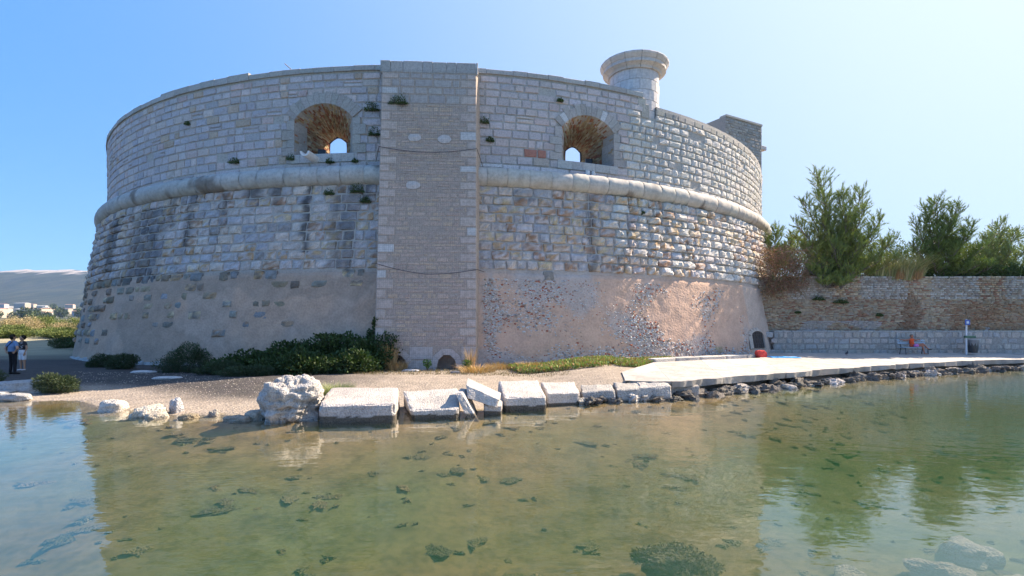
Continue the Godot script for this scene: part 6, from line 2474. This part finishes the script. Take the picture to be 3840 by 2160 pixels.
func small_things() -> void:
	# litter bin and the sign post beside it
	var at := Vector3(30.75, quay_y(30.7, 36.4), -36.4)
	var root := thing("litter_bin", "dark round litter bin with a clear bag by the sign post", "litter bin", at)
	var b := Buf.new()
	var pts := [at + Vector3(0, 0.12, 0), at + Vector3(0, 0.5, 0), at + Vector3(0, 0.98, 0)]
	b.tube(pts, [0.25, 0.29, 0.32], Color(0.035, 0.037, 0.042), 16)
	part("bin_body", b, M["gloss"], root)
	b = Buf.new()
	b.tube([at + Vector3(0, 0.97, 0), at + Vector3(0, 1.03, 0)], [0.345, 0.345], Color(0.30, 0.31, 0.32), 16)
	part("rim", b, M["gloss"], root)
	b = Buf.new()
	b.tube([at + Vector3(0.0, 0.6, 0.0), at + Vector3(0.0, 0.78, 0.0), at + Vector3(0, 0.985, 0)], [0.297, 0.315, 0.338], Color(0.16, 0.165, 0.18), 12)
	part("bin_bag", b, M["gloss"], root)
	at = Vector3(30.3, quay_y(30.3, 36.4), -36.4)
	root = thing("sign_post", "white post with a small blue sign and green bracket", "sign", at)
	b = Buf.new()
	b.tube([at, at + Vector3(0, 2.35, 0)], [0.055, 0.055], Color(0.62, 0.63, 0.66), 10)
	part("post", b, M["gloss"], root)
	b = Buf.new()
	b.box(Transform3D(Basis(), at + Vector3(0.02, 2.14, 0.07)), Vector3(0.34, 0.34, 0.03), Color(0.05, 0.10, 0.36), 0.01)
	part("sign_plate", b, M["gloss"], root)
	b = Buf.new()
	b.box(Transform3D(Basis(), at + Vector3(0.02, 2.14, 0.09)), Vector3(0.16, 0.16, 0.01), Color(0.55, 0.60, 0.66))
	part("sign_mark", b, M["gloss"], root)
	b = Buf.new()
	b.box(Transform3D(Basis(), at + Vector3(0.22, 1.18, 0.02)), Vector3(0.72, 0.16, 0.2), Color(0.06, 0.13, 0.08), 0.03)
	part("bracket", b, M["gloss"], root)
	# towel and red bag
	b = Buf.new()
	var p := PackedVector3Array()
	for j in 6:
		for i in 16:
			var x := 15.1 + i * 0.125
			var d := 31.75 + j * 0.17 + i * 0.012
			p.append(Vector3(x, quay_y(x, d) + 0.03 + 0.025 * fine.get_noise_2d(x * 70.0, d * 70.0), -d))
	b.grid(p, 16, 6, PackedColorArray([Color(0.06, 0.30, 0.68)]), Vector3.UP)
	solo("beach_towel", b, M["cloth"], "bright blue beach towel spread on the shaded promenade", "towel", Vector3(15.9, 0.9, -32.1))
	b = Buf.new()
	at = Vector3(14.75, quay_y(14.7, 32.3), -32.3)
	rock(b, at + Vector3(0, 0.16, 0), Vector3(0.36, 0.30, 0.26), 0.3, 77, Color(0.72, 0.09, 0.07), 26, 16, 0.3)
	solo("beach_bag", b, M["cloth"], "red beach bag standing beside the blue towel", "bag", at)
	# pigeon
	at = Vector3(21.4, quay_y(21.4, 34.9), -34.9)
	var tf := Transform3D(Basis(Vector3.UP, 0.6), at)
	root = thing("pigeon", "dark pigeon walking on the sunlit promenade", "bird", at)
	b = Buf.new()
	var g := Color(0.05, 0.05, 0.06)
	sculpt(b, [[Vector3(-0.08, 0.14, 0), Vector3(0.06, 0.18, 0), 0.05, 0.068, g], [Vector3(0.06, 0.19, 0), Vector3(0.12, 0.27, 0), 0.04, 0.026, g], [Vector3(0.12, 0.28, 0), Vector3(0.14, 0.285, 0), 0.028, 0.024, g], [Vector3(0.16, 0.28, 0), Vector3(0.185, 0.275, 0), 0.009, 0.005, Color(0.2, 0.18, 0.15)], [Vector3(-0.1, 0.13, 0), Vector3(-0.2, 0.10, 0), 0.03, 0.02, g],
		[Vector3(0.0, 0.1, 0.025), Vector3(0.01, 0.0, 0.03), 0.010, 0.008, Color(0.3, 0.1, 0.08)], [Vector3(0.0, 0.1, -0.025), Vector3(0.03, 0.0, -0.03), 0.010, 0.008, Color(0.3, 0.1, 0.08)]], 0.011, 0.02, tf)
	part("body", b, M["cloth"], root)
	# mast behind the trees
	at = Vector3(61.6, 7.4, -70.0)
	root = thing("mast", "thin white mast with a dark box above the trees", "mast", at)
	b = Buf.new()
	b.tube([at, at + Vector3(0, 9.2, 0)], [0.09, 0.05], Color(0.6, 0.6, 0.62), 8)
	part("pole", b, M["gloss"], root)
	b = Buf.new()
	b.tube([at + Vector3(-0.15, 6.6, 0.05), at + Vector3(-0.15, 7.0, 0.05), at + Vector3(-0.15, 7.5, 0.05)], [0.30, 0.36, 0.22], Color(0.16, 0.15, 0.17), 10)
	part("lamp_box", b, M["gloss"], root)
	# spouts of white stone under the two cannon openings
	var a0 := deg_to_rad(-8.15)
	var o := face_dir(a0)
	var t := Vector3(o.z, 0, -o.x)
	var c := on_fort(a0, R_UP, 11.28)
	b = Buf.new()
	var nn := 9
	for k in nn:
		var w0 := PI + PI * k / nn
		var w1 := PI + PI * (k + 1) / nn
		for rr in [0.27, 0.17]:
			b.quad(c + t * cos(w0) * rr + Vector3.UP * (sin(w0) * rr + 0.22), c + t * cos(w1) * rr + Vector3.UP * (sin(w1) * rr + 0.22), c + o * 0.75 - t * 0.22 + t * cos(w1) * rr + Vector3.UP * (sin(w1) * rr + 0.40), c + o * 0.75 - t * 0.22 + t * cos(w0) * rr + Vector3.UP * (sin(w0) * rr + 0.40), Color(0.70, 0.66, 0.64), (t * cos(w0) + Vector3.UP * sin(w0)) * (1 if rr > 0.2 else -1))
		var e := c + o * 0.75 - t * 0.22 + Vector3.UP * 0.40
		b.quad(e + (t * cos(w0) + Vector3.UP * sin(w0)) * 0.27, e + (t * cos(w1) + Vector3.UP * sin(w1)) * 0.27, e + (t * cos(w1) + Vector3.UP * sin(w1)) * 0.17, e + (t * cos(w0) + Vector3.UP * sin(w0)) * 0.17, Color(0.72, 0.70, 0.70), o)
	for sg in [-1.0, 1.0]:
		var e := c + o * 0.75 - t * 0.22 + Vector3.UP * 0.40
		b.quad(c + t * sg * 0.27 + Vector3.UP * 0.22, c + t * sg * 0.17 + Vector3.UP * 0.22, e + t * sg * 0.17, e + t * sg * 0.27, Color(0.72, 0.70, 0.70), Vector3.UP)
	solo("stone_spout", b, M["smooth_stone"], "white half-round stone spout jutting under the bush-side cannon opening", "spout", c)
	a0 = deg_to_rad(20.5)
	o = face_dir(a0)
	t = Vector3(o.z, 0, -o.x)
	c = on_fort(a0, R_UP + 0.1, 11.12)
	b = Buf.new()
	rock(b, c - t * 0.17, Vector3(0.15, 0.17, 0.13), 0.2, 5, Color(0.68, 0.66, 0.66), 18, 12, 0.25)
	rock(b, c + t * 0.2, Vector3(0.17, 0.16, 0.13), 1.2, 9, Color(0.68, 0.66, 0.66), 18, 12, 0.25)
	solo("broken_spout", b, M["smooth_stone"], "broken white spout stump under the second cannon opening", "spout", c)
	# floodlights inside the openings
	for q in [[0, 0.06, 0.62, "black floodlight on the sill of the bush-side cannon opening"], [1, 0.93, 0.60, "black floodlight on the sill of the second cannon opening"]]:
		var f := funnel(holes[q[0]], q[1], q[2])
		var inw: Vector3 = funnel(holes[q[0]], 1.0 - q[1], q[2]) - f
		f += inw.normalized() * 0.28
		root = thing("floodlight", q[3], "floodlight", Vector3(f.x, SILL, f.z))
		b = Buf.new()
		b.box(Transform3D(Basis(Vector3.UP, 0.2), Vector3(f.x, 12.45, f.z)), Vector3(0.42, 0.34, 0.16), Color(0.015, 0.015, 0.017), 0.02)
		part("lamp_housing", b, M["gloss"], root)
		b = Buf.new()
		b.tube([Vector3(f.x, SILL - 0.02, f.z), Vector3(f.x, 12.32, f.z)], [0.025, 0.025], Color(0.03, 0.03, 0.03), 6)
		part("stand", b, M["gloss"], root)
	# bent iron bar on the parapet
	c = on_fort(deg_to_rad(-10.9), 29.8, 16.25)
	b = Buf.new()
	b.tube([c, c + Vector3(-0.1, 0.2, 0), c + Vector3(-0.42, 0.48, 0.05)], [0.03, 0.03, 0.03], Color(0.35, 0.34, 0.34), 6)
	solo("iron_bar", b, M["gloss"], "short bent iron bar sticking up from the parapet", "iron bar", c)
